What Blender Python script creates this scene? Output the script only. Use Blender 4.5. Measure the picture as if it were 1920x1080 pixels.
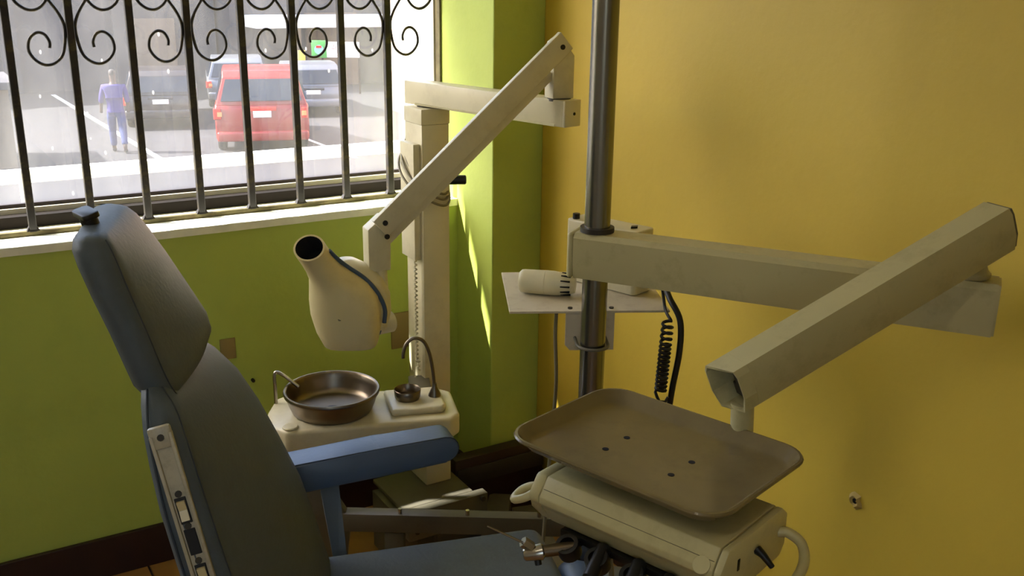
import bpy, bmesh, math, random
from mathutils import Vector, Matrix, Quaternion
random.seed(7)
for o in list(bpy.data.objects): bpy.data.objects.remove(o)
S = bpy.context.scene
COL = S.collection
PI = math.pi

# ------------------------------------------------------------------ camera
cam_d = bpy.data.cameras.new('camera'); cam = bpy.data.objects.new('camera', cam_d); COL.objects.link(cam)
cam_d.lens = 35.06; cam_d.sensor_width = 36.0; cam_d.clip_start = 0.02; cam_d.clip_end = 300
RT = Vector((0.857, -0.515, 0.013)); FW = Vector((0.495, 0.817, -0.297))
FW.normalize(); RT = (RT - FW * RT.dot(FW)).normalized(); UPV = RT.cross(FW)
M4 = Matrix((RT, UPV, -FW)).transposed().to_4x4(); M4.translation = Vector((0, 0, 1.65))
cam.matrix_world = M4
S.camera = cam

# ------------------------------------------------------------------ world, sun, exposure
SUN_TRAVEL = Vector((1.85, -1.0, -2.05)).normalized()
W = bpy.data.worlds.new('world'); S.world = W; W.use_nodes = True
nt = W.node_tree; nt.nodes.clear()
wo = nt.nodes.new('ShaderNodeOutputWorld'); bg = nt.nodes.new('ShaderNodeBackground'); sky = nt.nodes.new('ShaderNodeTexSky')
sky.sky_type = 'NISHITA'; sky.sun_disc = False; sky.sun_elevation = math.radians(44)
sky.sun_rotation = math.atan2(-SUN_TRAVEL.x, -SUN_TRAVEL.y); sky.air_density = 1.0; sky.dust_density = 3.0; sky.ozone_density = 0.6
nt.links.new(sky.outputs[0], bg.inputs[0]); nt.links.new(bg.outputs[0], wo.inputs[0])
bg.inputs[1].default_value = 0.40
sun_d = bpy.data.lights.new('sun', 'SUN'); sun_d.energy = 9.0; sun_d.angle = math.radians(0.6); sun_d.color = (1.0, 0.95, 0.84)
sun = bpy.data.objects.new('sun', sun_d); COL.objects.link(sun)
sun.rotation_euler = SUN_TRAVEL.to_track_quat('-Z', 'Y').to_euler(); sun.location = (-4, 6, 8)
S.view_settings.view_transform = 'Standard'; S.view_settings.look = 'None'
S.view_settings.exposure = 1.45; S.view_settings.gamma = 1.0; S.view_settings.use_curve_mapping = False
FILL_LAMP = 4.2      # strength of the added fill tubes, unseen on the ceiling

# ------------------------------------------------------------------ materials
def lin(c): return tuple(((v / 255.0) / 12.92 if v / 255.0 <= 0.04045 else (((v / 255.0) + 0.055) / 1.055) ** 2.4) for v in c)
MATS = {}
def mat(name, rgb, rough=0.5, metal=0.0, var=0.08, scale=8.0, bump=0.0, bscale=60.0, spec=0.5, stain=None, stain_amt=0.3, stain_scale=3.0):
    m = bpy.data.materials.new(name); m.use_nodes = True; MATS[name] = m
    n = m.node_tree; b = n.nodes['Principled BSDF']
    c = lin(rgb)
    tc = n.nodes.new('ShaderNodeTexCoord')
    no = n.nodes.new('ShaderNodeTexNoise'); no.inputs['Scale'].default_value = scale; no.inputs['Detail'].default_value = 5
    n.links.new(tc.outputs['Object'], no.inputs['Vector'])
    ra = n.nodes.new('ShaderNodeValToRGB'); ra.color_ramp.elements[0].position = 0.3; ra.color_ramp.elements[1].position = 0.7
    ra.color_ramp.elements[0].color = tuple(max(0, v * (1 - var)) for v in c) + (1,)
    ra.color_ramp.elements[1].color = tuple(min(1, v * (1 + var)) for v in c) + (1,)
    n.links.new(no.outputs['Fac'], ra.inputs['Fac'])
    src = ra.outputs[0]
    if stain:
        n2 = n.nodes.new('ShaderNodeTexNoise'); n2.inputs['Scale'].default_value = stain_scale; n2.inputs['Detail'].default_value = 8; n2.inputs['Roughness'].default_value = 0.7
        n.links.new(tc.outputs['Object'], n2.inputs['Vector'])
        r2 = n.nodes.new('ShaderNodeValToRGB'); r2.color_ramp.elements[0].position = 0.5; r2.color_ramp.elements[1].position = 0.75
        r2.color_ramp.elements[0].color = (0, 0, 0, 1); r2.color_ramp.elements[1].color = (stain_amt,) * 3 + (1,)
        n.links.new(n2.outputs['Fac'], r2.inputs['Fac'])
        mx = n.nodes.new('ShaderNodeMix'); mx.data_type = 'RGBA'
        n.links.new(r2.outputs[0], mx.inputs[0]); n.links.new(src, mx.inputs[6]); mx.inputs[7].default_value = lin(stain) + (1,)
        src = mx.outputs[2]
    n.links.new(src, b.inputs['Base Color'])
    b.inputs['Roughness'].default_value = rough; b.inputs['Metallic'].default_value = metal
    b.inputs['Specular IOR Level'].default_value = spec
    if bump:
        n3 = n.nodes.new('ShaderNodeTexNoise'); n3.inputs['Scale'].default_value = bscale; n3.inputs['Detail'].default_value = 4
        n.links.new(tc.outputs['Object'], n3.inputs['Vector'])
        bp = n.nodes.new('ShaderNodeBump'); bp.inputs['Strength'].default_value = bump; bp.inputs['Distance'].default_value = 0.004
        n.links.new(n3.outputs['Fac'], bp.inputs['Height']); n.links.new(bp.outputs[0], b.inputs['Normal'])
    return m
mat('green_wall', (178, 194, 88), 0.62, var=0.05, scale=3, bump=0.25, bscale=45, stain=(140, 156, 62), stain_amt=0.2, stain_scale=5)
mat('yellow_wall', (208, 179, 62), 0.55, var=0.05, scale=2, bump=0.2, bscale=40, stain=(180, 150, 60), stain_amt=0.25, stain_scale=4)
mat('cream_wall', (225, 215, 190), 0.7, var=0.04, bump=0.1)
mat('ceiling_paint', (228, 222, 205), 0.8, var=0.03)
mat('sill_paint', (240, 240, 222), 0.6, var=0.08, scale=20, bump=0.4, bscale=30)
mat('baseboard_paint', (46, 26, 20), 0.45, var=0.15)
mat('floor_tile', (164, 122, 70), 0.35, var=0.18, scale=6, stain=(120, 70, 35), stain_amt=0.5)
mat('grout', (52, 38, 28), 0.8)
mat('bar_iron', (28, 24, 22), 0.5, var=0.2, scale=30, stain=(150, 130, 60), stain_amt=0.35, stain_scale=25)
mat('rail_rust', (104, 96, 60), 0.7, var=0.3, scale=25, stain=(70, 50, 25), stain_amt=0.8, stain_scale=30)
mat('frame_dark', (27, 21, 15), 0.7, var=0.15, scale=15, spec=0.2)
mat('frame_pale', (210, 205, 190), 0.5)
mat('gasket', (40, 28, 22), 0.6)
mat('enamel', (214, 206, 172), 0.32, var=0.04, scale=5, stain=(150, 135, 95), stain_amt=0.3, stain_scale=9)
mat('enamel_yellow', (218, 204, 154), 0.3, var=0.05, scale=4, stain=(160, 135, 80), stain_amt=0.35, stain_scale=6)
mat('arm_enamel', (186, 178, 134), 0.4, var=0.05, scale=6, stain=(110, 96, 62), stain_amt=0.4, stain_scale=12)
mat('grey_enamel', (98, 95, 82), 0.45, var=0.08, scale=6, stain=(70, 62, 48), stain_amt=0.4, stain_scale=9)
mat('dark_metal', (62, 58, 50), 0.5, metal=0.3, var=0.15)
mat('steel', (176, 170, 158), 0.25, metal=1.0, var=0.08, scale=4)
mat('bowl_steel', (128, 116, 98), 0.34, metal=1.0, var=0.1, scale=6)
mat('pole_steel', (140, 138, 130), 0.27, metal=1.0, var=0.06, scale=4)
mat('black_plastic', (18, 17, 16), 0.45)
mat('hole_dark', (10, 9, 8), 0.9)
mat('vinyl', (86, 96, 104), 0.52, var=0.10, scale=5, bump=0.15, bscale=120, spec=0.3, stain=(70, 72, 66), stain_amt=0.6, stain_scale=5)
mat('vinyl_seam', (48, 58, 70), 0.6)
mat('arm_vinyl', (78, 96, 124), 0.38, var=0.06, scale=7, bump=0.1, bscale=120)
mat('blue_metal', (92, 104, 116), 0.45, var=0.08)
mat('bezel', (186, 180, 158), 0.35, stain=(110, 100, 72), stain_amt=0.5, stain_scale=30)
mat('switch_ivory', (222, 208, 160), 0.3)
mat('tray_plastic', (122, 108, 74), 0.2, var=0.06, scale=12, stain=(96, 86, 64), stain_amt=0.5, stain_scale=10)
mat('head_box', (200, 190, 140), 0.4, var=0.05, stain=(130, 112, 70), stain_amt=0.35, stain_scale=10)
mat('cable_grey', (120, 112, 86), 0.5)
mat('cable_pale', (190, 184, 150), 0.5)
mat('cable_black', (22, 20, 20), 0.5)
mat('gasket_blue', (64, 84, 108), 0.5)
mat('cardboard', (150, 130, 78), 0.7)
mat('plaster', (196, 170, 96), 0.8)
mat('shelf_plate', (206, 196, 172), 0.5, stain=(150, 130, 105), stain_amt=0.5, stain_scale=20)
mat('concrete', (170, 164, 152), 0.8, var=0.08, scale=2)
mat('asphalt', (38, 39, 45), 0.8, var=0.15, scale=1.2)
mat('paint_white', (235, 232, 225), 0.6)
mat('rail_white', (240, 238, 230), 0.5)
mat('car_red', (140, 34, 30), 0.25, var=0.03)
mat('car_dark', (44, 40, 42), 0.25, var=0.03)
mat('car_silver', (104, 108, 116), 0.3, metal=0.4, var=0.03)
mat('car_glass', (40, 46, 56), 0.08)
mat('tyre', (24, 24, 24), 0.8)
mat('light_red', (200, 40, 30), 0.2)
mat('light_orange', (235, 150, 90), 0.2)
mat('building_dark', (62, 61, 66), 0.85, var=0.15, scale=0.3)
mat('building_tan', (104, 90, 76), 0.85)
mat('building_peach', (232, 196, 172), 0.85, var=0.04, scale=0.5)
mat('sign_green', (70, 165, 70), 0.5)
mat('sign_white', (236, 236, 232), 0.5)
mat('sign_text', (190, 140, 140), 0.5)
mat('sign_blue', (140, 200, 220), 0.5)
mat('yellow_paint', (238, 206, 80), 0.5)
mat('shirt_blue', (34, 24, 100), 0.8)
mat('jeans', (36, 50, 96), 0.8, var=0.2)
mat('skin_dark', (64, 46, 40), 0.6)
mat('hair', (28, 24, 26), 0.7)
mat('shoe', (30, 28, 30), 0.6)

def glass_mat():
    m = bpy.data.materials.new('dirty_glass'); m.use_nodes = True; MATS['dirty_glass'] = m
    n = m.node_tree; n.nodes.clear()
    out = n.nodes.new('ShaderNodeOutputMaterial')
    tr = n.nodes.new('ShaderNodeBsdfTransparent'); tr.inputs[0].default_value = (0.97, 0.97, 0.98, 1)
    tl = n.nodes.new('ShaderNodeBsdfTranslucent'); tl.inputs[0].default_value = (0.8, 0.78, 0.74, 1)
    df = n.nodes.new('ShaderNodeBsdfDiffuse'); df.inputs[0].default_value = (0.7, 0.68, 0.64, 1)
    gl = n.nodes.new('ShaderNodeBsdfGlossy'); gl.inputs['Roughness'].default_value = 0.03
    tc = n.nodes.new('ShaderNodeTexCoord'); mp = n.nodes.new('ShaderNodeMapping'); mp.inputs['Scale'].default_value = (5, 5, 1.6)
    n.links.new(tc.outputs['Object'], mp.inputs[0])
    no = n.nodes.new('ShaderNodeTexNoise'); no.inputs['Scale'].default_value = 1.4; no.inputs['Detail'].default_value = 6; no.inputs['Roughness'].default_value = 0.6
    n.links.new(mp.outputs[0], no.inputs['Vector'])
    r = n.nodes.new('ShaderNodeMapRange'); r.inputs[1].default_value = 0.3; r.inputs[2].default_value = 0.75; r.inputs[3].default_value = 0.02; r.inputs[4].default_value = 0.09
    n.links.new(no.outputs['Fac'], r.inputs[0])
    vo = n.nodes.new('ShaderNodeTexVoronoi'); vo.inputs['Scale'].default_value = 11
    mp2 = n.nodes.new('ShaderNodeMapping'); mp2.inputs['Scale'].default_value = (1.6, 1.6, 0.8)
    n.links.new(tc.outputs['Object'], mp2.inputs[0]); n.links.new(mp2.outputs[0], vo.inputs['Vector'])
    sp = n.nodes.new('ShaderNodeMapRange'); sp.inputs[1].default_value = 0.035; sp.inputs[2].default_value = 0.07; sp.inputs[3].default_value = 0.75; sp.inputs[4].default_value = 0.0
    n.links.new(vo.outputs['Distance'], sp.inputs[0])
    mxm = n.nodes.new('ShaderNodeMath'); mxm.operation = 'MAXIMUM'
    n.links.new(r.outputs[0], mxm.inputs[0]); n.links.new(sp.outputs[0], mxm.inputs[1])
    a = n.nodes.new('ShaderNodeMixShader'); a.inputs[0].default_value = 0.35
    n.links.new(tl.outputs[0], a.inputs[1]); n.links.new(df.outputs[0], a.inputs[2])
    b = n.nodes.new('ShaderNodeMixShader'); n.links.new(mxm.outputs[0], b.inputs[0])
    n.links.new(tr.outputs[0], b.inputs[1]); n.links.new(a.outputs[0], b.inputs[2])
    c = n.nodes.new('ShaderNodeMixShader'); c.inputs[0].default_value = 0.04
    n.links.new(b.outputs[0], c.inputs[1]); n.links.new(gl.outputs[0], c.inputs[2])
    n.links.new(c.outputs[0], out.inputs[0])
glass_mat()
def emis_mat(name, rgb, s):
    m = bpy.data.materials.new(name); m.use_nodes = True; MATS[name] = m
    b = m.node_tree.nodes['Principled BSDF']; b.inputs['Base Color'].default_value = (0.9, 0.9, 0.9, 1)
    b.inputs['Emission Color'].default_value = lin(rgb) + (1,); b.inputs['Emission Strength'].default_value = s
emis_mat('fill_glow', (255, 246, 225), FILL_LAMP)

# ------------------------------------------------------------------ mesh helpers
ORG = {}
def thing(name, label, cat, loc, group=None):
    o = bpy.data.objects.new(name, None); COL.objects.link(o); o.location = loc; o.empty_display_size = 0.05
    o['label'] = label; o['category'] = cat
    if group: o['group'] = group
    ORG[o.name] = Vector(loc)
    return o
def tag(o, label, cat, group=None):
    o['label'] = label; o['category'] = cat
    if group: o['group'] = group
    return o
def emit(name, bm, m, parent=None, loc=None, smooth=None, label=None):
    """bm holds WORLD coordinates; origin is the parent's origin, loc, or the base centre of the mesh"""
    if parent is not None: org = ORG[parent.name]
    elif loc is not None: org = Vector(loc)
    else:
        xs = [v.co for v in bm.verts]
        org = Vector(((min(c.x for c in xs) + max(c.x for c in xs)) / 2, (min(c.y for c in xs) + max(c.y for c in xs)) / 2, min(c.z for c in xs)))
    bmesh.ops.recalc_face_normals(bm, faces=bm.faces)
    bmesh.ops.translate(bm, verts=bm.verts, vec=-org)
    me = bpy.data.meshes.new(name)
    if smooth is not None:
        for f in bm.faces: f.smooth = True
        for e in bm.edges:
            e.smooth = len(e.link_faces) == 2 and e.calc_face_angle(0) < math.radians(smooth)
    bm.to_mesh(me); bm.free()
    me.materials.append(MATS[m])
    o = bpy.data.objects.new(name, me); COL.objects.link(o)
    if parent is not None: o.parent = parent; ORG[o.name] = org
    else: o.location = org; ORG[o.name] = org
    if label: o['label'] = label
    return o
def struct(o): o['kind'] = 'structure'; return o
def nb(): return bmesh.new()
def add_hull(bm, verts, faces):
    vs = [bm.verts.new(v) for v in verts]
    out = []
    for f in faces: out.append(bm.faces.new([vs[i] for i in f]))
    return vs, out
def frame(c, ax=(1, 0, 0), ay=(0, 1, 0), az=None):
    ax = Vector(ax).normalized(); ay = Vector(ay); ay = (ay - ax * ay.dot(ax)).normalized()
    az = ax.cross(ay)
    m = Matrix((ax, ay, az)).transposed().to_4x4(); m.translation = Vector(c); return m
def rotz(c, deg):
    m = Matrix.Rotation(math.radians(deg), 4, 'Z'); m.translation = Vector(c); return m
def add_prism(bm, poly, h0, h1, M=None, bev=0.0, seg=2, top_scale=1.0):
    """poly in local XY, extruded along local Z"""
    M = M or Matrix.Identity(4)
    t = nb(); n = len(poly)
    a = [t.verts.new((x, y, h0)) for x, y in poly]
    cx = sum(p[0] for p in poly) / n; cy = sum(p[1] for p in poly) / n
    b = [t.verts.new((cx + (x - cx) * top_scale, cy + (y - cy) * top_scale, h1)) for x, y in poly]
    t.faces.new(list(reversed(a))); t.faces.new(b)
    for i in range(n): t.faces.new((a[i], a[(i + 1) % n], b[(i + 1) % n], b[i]))
    if bev: bmesh.ops.bevel(t, geom=list(t.edges), offset=bev, segments=seg, profile=0.5, affect='EDGES', clamp_overlap=True)
    merge(bm, t, M)
def merge(bm, t, M=None):
    if M is not None: bmesh.ops.transform(t, matrix=M, verts=t.verts)
    me = bpy.data.meshes.new('tmp'); t.to_mesh(me); t.free(); bm.from_mesh(me); bpy.data.meshes.remove(me)
def add_box(bm, lo, hi, M=None, bev=0.0, seg=2):
    poly = [(lo[0], lo[1]), (hi[0], lo[1]), (hi[0], hi[1]), (lo[0], hi[1])]
    add_prism(bm, poly, lo[2], hi[2], M, bev, seg)
def add_cyl(bm, p0, p1, r0, r1=None, n=24, bev=0.0):
    r1 = r0 if r1 is None else r1
    p0 = Vector(p0); p1 = Vector(p1); d = (p1 - p0); L = d.length
    q = Vector((0, 0, 1)).rotation_difference(d.normalized()).to_matrix().to_4x4(); q.translation = p0
    prof = [(0, 0), (r0 - bev, 0), (r0, bev), (r1, L - bev), (r1 - bev, L), (0, L)] if bev else [(0, 0), (r0, 0), (r1, L), (0, L)]
    add_lathe(bm, prof, q, n)
def add_lathe(bm, prof, M=None, n=32):
    t = nb(); rings = []
    for r, z in prof:
        if r < 1e-6: rings.append([t.verts.new((0, 0, z))])
        else: rings.append([t.verts.new((r * math.cos(2 * PI * k / n), r * math.sin(2 * PI * k / n), z)) for k in range(n)])
    for a, b in zip(rings, rings[1:]):
        for k in range(n):
            k2 = (k + 1) % n
            if len(a) == 1 and len(b) == 1: continue
            if len(a) == 1: t.faces.new((a[0], b[k], b[k2]))
            elif len(b) == 1: t.faces.new((a[k], a[k2], b[0]))
            else: t.faces.new((a[k], a[k2], b[k2], b[k]))
    merge(bm, t, M)
def smooth_path(pts, sub=6, closed=False):
    P = [Vector(p) for p in pts]; out = []; n = len(P)
    rng = range(n if closed else n - 1)
    for i in rng:
        p0 = P[(i - 1) % n] if (closed or i > 0) else P[i] * 2 - P[i + 1]
        p1 = P[i]; p2 = P[(i + 1) % n]
        p3 = P[(i + 2) % n] if (closed or i + 2 < n) else P[i + 1] * 2 - P[i]
        for k in range(sub):
            t = k / sub
            out.append(0.5 * ((2 * p1) + (-p0 + p2) * t + (2 * p0 - 5 * p1 + 4 * p2 - p3) * t * t + (-p0 + 3 * p1 - 3 * p2 + p3) * t ** 3))
    if not closed: out.append(P[-1])
    return out
def add_tube(bm, pts, r, n=8, closed=False, caps=True):
    P = [Vector(p) for p in pts]; m = len(P)
    R_ = r if isinstance(r, (list, tuple)) else [r] * m
    T = []
    for i in range(m):
        a = P[(i - 1) % m] if (closed or i) else P[0]; b = P[(i + 1) % m] if (closed or i + 1 < m) else P[-1]
        T.append((b - a).normalized())
    up = Vector((0, 0, 1)) if abs(T[0].z) < 0.9 else Vector((1, 0, 0))
    nrm = (up - T[0] * up.dot(T[0])).normalized(); rings = []
    for i in range(m):
        if i:
            q = T[i - 1].rotation_difference(T[i]); nrm = q @ nrm
            nrm = (nrm - T[i] * nrm.dot(T[i])).normalized()
        bi = T[i].cross(nrm)
        rings.append([bm.verts.new(P[i] + (nrm * math.cos(2 * PI * k / n) + bi * math.sin(2 * PI * k / n)) * R_[i]) for k in range(n)])
    for i in range(m if closed else m - 1):
        a = rings[i]; b = rings[(i + 1) % m]
        for k in range(n): bm.faces.new((a[k], a[(k + 1) % n], b[(k + 1) % n], b[k]))
    if caps and not closed:
        bm.faces.new(list(reversed(rings[0]))); bm.faces.new(rings[-1])
def add_loft(bm, sections, caps=True):
    rings = [[bm.verts.new(p) for p in s] for s in sections]
    n = len(rings[0])
    for a, b in zip(rings, rings[1:]):
        for k in range(n): bm.faces.new((a[k], a[(k + 1) % n], b[(k + 1) % n], b[k]))
    if caps: bm.faces.new(list(reversed(rings[0]))); bm.faces.new(rings[-1])
    return rings
def part_box(name, lo, hi, m, parent, M=None, bev=0.002, seg=2, smooth=40, label=None):
    bm = nb(); add_box(bm, lo, hi, M, bev, seg); return emit(name, bm, m, parent, smooth=smooth, label=label)
def part_cyl(name, p0, p1, r, m, parent, r1=None, bev=0.0, n=24, label=None):
    bm = nb(); add_cyl(bm, p0, p1, r, r1, n, bev); return emit(name, bm, m, parent, smooth=40, label=label)
def part_tube(name, pts, r, m, parent, n=8, closed=False, label=None):
    bm = nb(); add_tube(bm, pts, r, n, closed); return emit(name, bm, m, parent, smooth=60, label=label)
def rrect(w, d, r, seg=6, cx=0, cy=0):
    out = []
    for sx, sy, a0 in ((1, 1, 0), (-1, 1, 90), (-1, -1, 180), (1, -1, 270)):
        for k in range(seg + 1):
            a = math.radians(a0 + 90 * k / seg)
            out.append((cx + sx * (w / 2 - r) + r * math.cos(a), cy + sy * (d / 2 - r) + r * math.sin(a)))
    return out

# ------------------------------------------------------------------ room shell
WX0, WX1 = -2.3, 1.615; WY0, WY1 = -2.0, 2.72; CEIL = 2.75
SILL = 0.987; HEAD = 2.35; WINL = -1.7; PX = 1.442; PY = 2.498; OUT = 3.04
def sbox(name, lo, hi, m, bev=0.0):
    bm = nb(); add_box(bm, lo, hi, None, bev); return struct(emit(name, bm, m))
fl = sbox('floor', (WX0 - .2, WY0 - .2, -0.12), (WX1 + .2, OUT, -0.006), 'grout')
tile_bm = nb(); TS = 0.40
add_box(tile_bm, (-TS / 2 + .003, -TS / 2 + .003, -0.010), (TS / 2 - .003, TS / 2 - .003, 0.0), None, 0.0015, 1)
tile_me = bpy.data.meshes.new('floor_tile'); tile_bm.to_mesh(tile_me); tile_bm.free(); tile_me.materials.append(MATS['floor_tile'])
nx = int((WX1 - WX0) / TS) + 1; ny = int((WY1 - WY0) / TS) + 1
for i in range(nx):
    for j in range(ny):
        x = WX1 - TS * (i + .5); y = WY1 - TS * (j + .5)
        if x - TS / 2 < WX0 - .12 or y - TS / 2 < WY0 - .12: continue
        if x + TS / 2 > PX and y + TS / 2 > PY and False: continue
        o = bpy.data.objects.new('floor_tile', tile_me); COL.objects.link(o); o.parent = fl; o.location = Vector((x, y, 0)) - ORG[fl.name]
sbox('ceiling', (WX0 - .2, WY0 - .2, CEIL), (WX1 + .2, OUT, CEIL + .15), 'ceiling_paint')
# window wall: below the sill, above the head, left of the window
bm = nb()
add_box(bm, (WX0 - .2, WY1, 0), (PX, OUT, SILL - 0.022))
add_box(bm, (WX0 - .2, WY1, HEAD), (PX, OUT, CEIL))
add_box(bm, (WX0 - .2, WY1, SILL - 0.022), (WINL, OUT, HEAD))
struct(emit('wall_back', bm, 'green_wall', loc=(0, WY1, 0)))
sbox('wall_pilaster', (PX, PY, 0), (WX1, OUT, CEIL), 'green_wall', 0.004)
sbox('wall_right', (WX1, WY0 - .2, 0), (WX1 + .2, OUT, CEIL), 'yellow_wall')
sbox('wall_left', (WX0 - .2, WY0 - .2, 0), (WX0, WY1, CEIL), 'cream_wall')
# wall behind the camera, with an opening added to let in fill light
bm = nb()
add_box(bm, (WX0, WY0 - .2, 0), (-1.9, WY0, CEIL)); add_box(bm, (-.8, WY0 - .2, 0), (WX1, WY0, CEIL))
add_box(bm, (-1.9, WY0 - .2, 0), (-.8, WY0, 0.9)); add_box(bm, (-1.9, WY0 - .2, 2.3), (-.8, WY0, CEIL))
struct(emit('wall_front', bm, 'cream_wall', loc=(0, WY0, 0)))
# uneven plastered window sill
bm = nb(); random.seed(3)
N = 60; fr = []
for k in range(N + 1):
    x = WINL + (PX - WINL) * k / N
    fr.append((x, WY1 - 0.004 + random.uniform(-.003, .002)))
poly = fr + [(PX, OUT + .06), (WINL, OUT + .06)]
add_prism(bm, poly, SILL - 0.022, SILL)
struct(emit('trim_1', bm, 'sill_paint', loc=(0, WY1, SILL - .022)))
# baseboards
sbox('baseboard_back', (WX0, WY1 - 0.014, 0), (PX, WY1, 0.123), 'baseboard_paint', 0.002)
bm = nb(); add_box(bm, (PX - 0.012, PY - 0.012, 0), (WX1, PY, 0.123)); add_box(bm, (PX - 0.012, PY, 0), (PX, WY1 - 0.014, 0.123))
struct(emit('baseboard_pilaster', bm, 'baseboard_paint'))
sbox('baseboard_right', (WX1 - 0.014, WY0, 0), (WX1, PY - 0.012, 0.123), 'baseboard_paint', 0.002)

# window: frame, pale strip for its sunlit top, glass
wn = bpy.data.objects.new('window_1', None); COL.objects.link(wn); wn.location = (0, 2.95, SILL); wn['kind'] = 'structure'; ORG['window_1'] = Vector((0, 2.95, SILL))
bm = nb()
add_box(bm, (WINL, 2.925, SILL + .001), (PX, 2.965, SILL + 0.032)); add_box(bm, (WINL, 2.925, HEAD - .04), (PX, 2.965, HEAD))
add_box(bm, (WINL, 2.925, SILL + .032), (WINL + .03, 2.965, HEAD - .04)); add_box(bm, (-0.19, 2.925, SILL + .032), (-0.15, 2.965, HEAD - .04))
emit('window_frame', bm, 'frame_dark', wn)
part_box('sunlit_frame_top', (WINL, 2.966, SILL + .001), (PX, 2.998, SILL + 0.046), 'frame_pale', wn, bev=0.001)  # pale colour stands in for sunlight on the frame's upper ledge
part_box('glazing_bead', (WINL, 2.978, SILL + 0.047), (PX, 2.996, SILL + 0.056), 'gasket', wn, bev=0.0)
for a, b in ((WINL + .03, -0.19), (-0.15, PX)):
    bm = nb(); add_box(bm, (a, 2.985, SILL + 0.056), (b, 2.989, HEAD - .04)); emit('pane', bm, 'dirty_glass', wn)
part_box('jamb_lining', (PX - .012, 2.85, SILL + .002), (PX - .001, OUT + .05, HEAD), 'frame_pale', wn, bev=0.0)
# frame of the added fill-light opening behind the camera
w2 = bpy.data.objects.new('window_fill', None); COL.objects.link(w2); w2.location = (-1.35, WY0 - .1, .9); w2['kind'] = 'structure'; ORG['window_fill'] = Vector(w2.location)
bm = nb()
for x in (-1.9, -1.37, -.84): add_box(bm, (x, WY0 - .13, .9), (x + .04, WY0 - .09, 2.3))
for z in (.9, 2.26): add_box(bm, (-1.9, WY0 - .13, z), (-.8, WY0 - .09, z + .04))
emit('window_frame', bm, 'frame_pale', w2)

# ------------------------------------------------------------------ iron grille
BY = 2.83
gr = thing('window_grille', 'black wrought-iron security grille with scrolls inside the window', 'window grille', (0.6, BY, SILL))
part_box('bottom_rail', (WINL + .01, BY - .008, SILL + .001), (PX - .002, BY + .010, SILL + .013), 'rail_rust', gr, bev=0.001)
part_box('top_rail', (WINL + .01, BY - .008, HEAD - .06), (PX - .002, BY + .010, HEAD - .045), 'bar_iron', gr, bev=0.001)
part_box('side_flat_bar', (PX - 0.007, BY - .012, SILL + .013), (PX - .0005, BY + .022, HEAD - .06), 'rail_rust', gr, bev=0.001)
bar_bm = nb(); add_box(bar_bm, (-.0095, -.0095, SILL + .010), (.0095, .0095, HEAD - .055), None, .0015, 1)
add_prism(bar_bm, [(-.016, -.011), (.016, -.011), (.016, .011), (-.016, .011)], SILL + .0125, SILL + .024, None, 0, 2, 0.62)
for v in bar_bm.verts: v.co.z -= SILL
bar_me = bpy.data.meshes.new('bar'); bar_bm.to_mesh(bar_me); bar_bm.free(); bar_me.materials.append(MATS['bar_iron'])
def scroll_mesh(s):
    b = nb(); pts = []
    base = [(-.011, .06), (-.0115, .02), (-.013, -.01), (-.022, -.042), (-.042, -.066), (-.066, -.072), (-.088, -.060), (-.102, -.036), (-.098, -.008), (-.080, .008), (-.062, .004), (-.052, -.014), (-.053, -.030)]
    path = [(-.050, .252), (-.044, .268), (-.058, .282), (-.078, .272), (-.088, .245), (-.087, .205), (-.080, .160), (-.066, .122), (-.044, .088), (-.022, .052), (-.0125, .015)] + base[3:]
    pp = smooth_path([Vector((x * s, 0, z)) for x, z in path], 6)
    add_tube(b, pp, 0.0042, 6); 
    for f in b.faces: f.smooth = True
    me = bpy.data.meshes.new('scroll'); b.to_mesh(me); b.free(); me.materials.append(MATS['bar_iron']); return me
SC = {1: scroll_mesh(1), -1: scroll_mesh(-1)}
for k in range(-12, 9):
    x = 0.240 + 0.1463 * k
    if x < WINL + .05: continue
    if k < 8:
        o = bpy.data.objects.new('bar', bar_me); COL.objects.link(o); o.parent = gr; o.location = Vector((x, BY, SILL)) - ORG[gr.name]
    else: x = PX - .008
    zt = 1.495 if k % 2 else 1.63
    for s in (1, -1):
        if k == 8 and s == -1: continue
        o = bpy.data.objects.new('scroll', SC[s]); COL.objects.link(o); o.parent = gr; o.location = Vector((x, BY, zt)) - ORG[gr.name]

# ------------------------------------------------------------------ wall fittings
o = part_box('wall_plate', (1.205, WY1 - .006, .525), (1.290, WY1, .643), 'cardboard', None, bev=.001); tag(o, 'blank tan wall plate low on the green wall behind the white column', 'wall plate')
o = part_box('wall_plate', (.672, WY1 - .006, .590), (.716, WY1, .652), 'cardboard', None, bev=.001); tag(o, 'small tan wall plate peeping out beside the chair back', 'wall plate')
nl = part_cyl('nail', (0.759, WY1, 0.511), (0.759, WY1 - .012, 0.511), .005, 'dark_metal', None, n=10); tag(nl, 'rusty nail head in the green wall left of the cuspidor bowl', 'nail')
bm = nb(); random.seed(5)
ring = []
for k in range(14):
    a = 2 * PI * k / 14; rr = .017 * random.uniform(.7, 1.25); ring.append((WX1 - .001, 1.24 + rr * math.cos(a), .596 + rr * math.sin(a)))
mid = [(WX1 - .007 - random.uniform(0, .003), 1.24 + (p[1] - 1.24) * .6, .596 + (p[2] - .596) * .6) for p in ring]
inn = [(WX1 - .002, 1.24 + (p[1] - 1.24) * .28, .596 + (p[2] - .596) * .28) for p in ring]
add_loft(bm, [ring, mid, inn], caps=False)
hp = emit('plaster_plug', bm, 'plaster', smooth=60); tag(hp, 'rough lump of plaster round a drilled hole in the yellow wall', 'plaster plug')
part_cyl('hole', (WX1 - .004, 1.24, .596), (WX1 - .0005, 1.24, .596), .006, 'hole_dark', hp, n=10)

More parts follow.
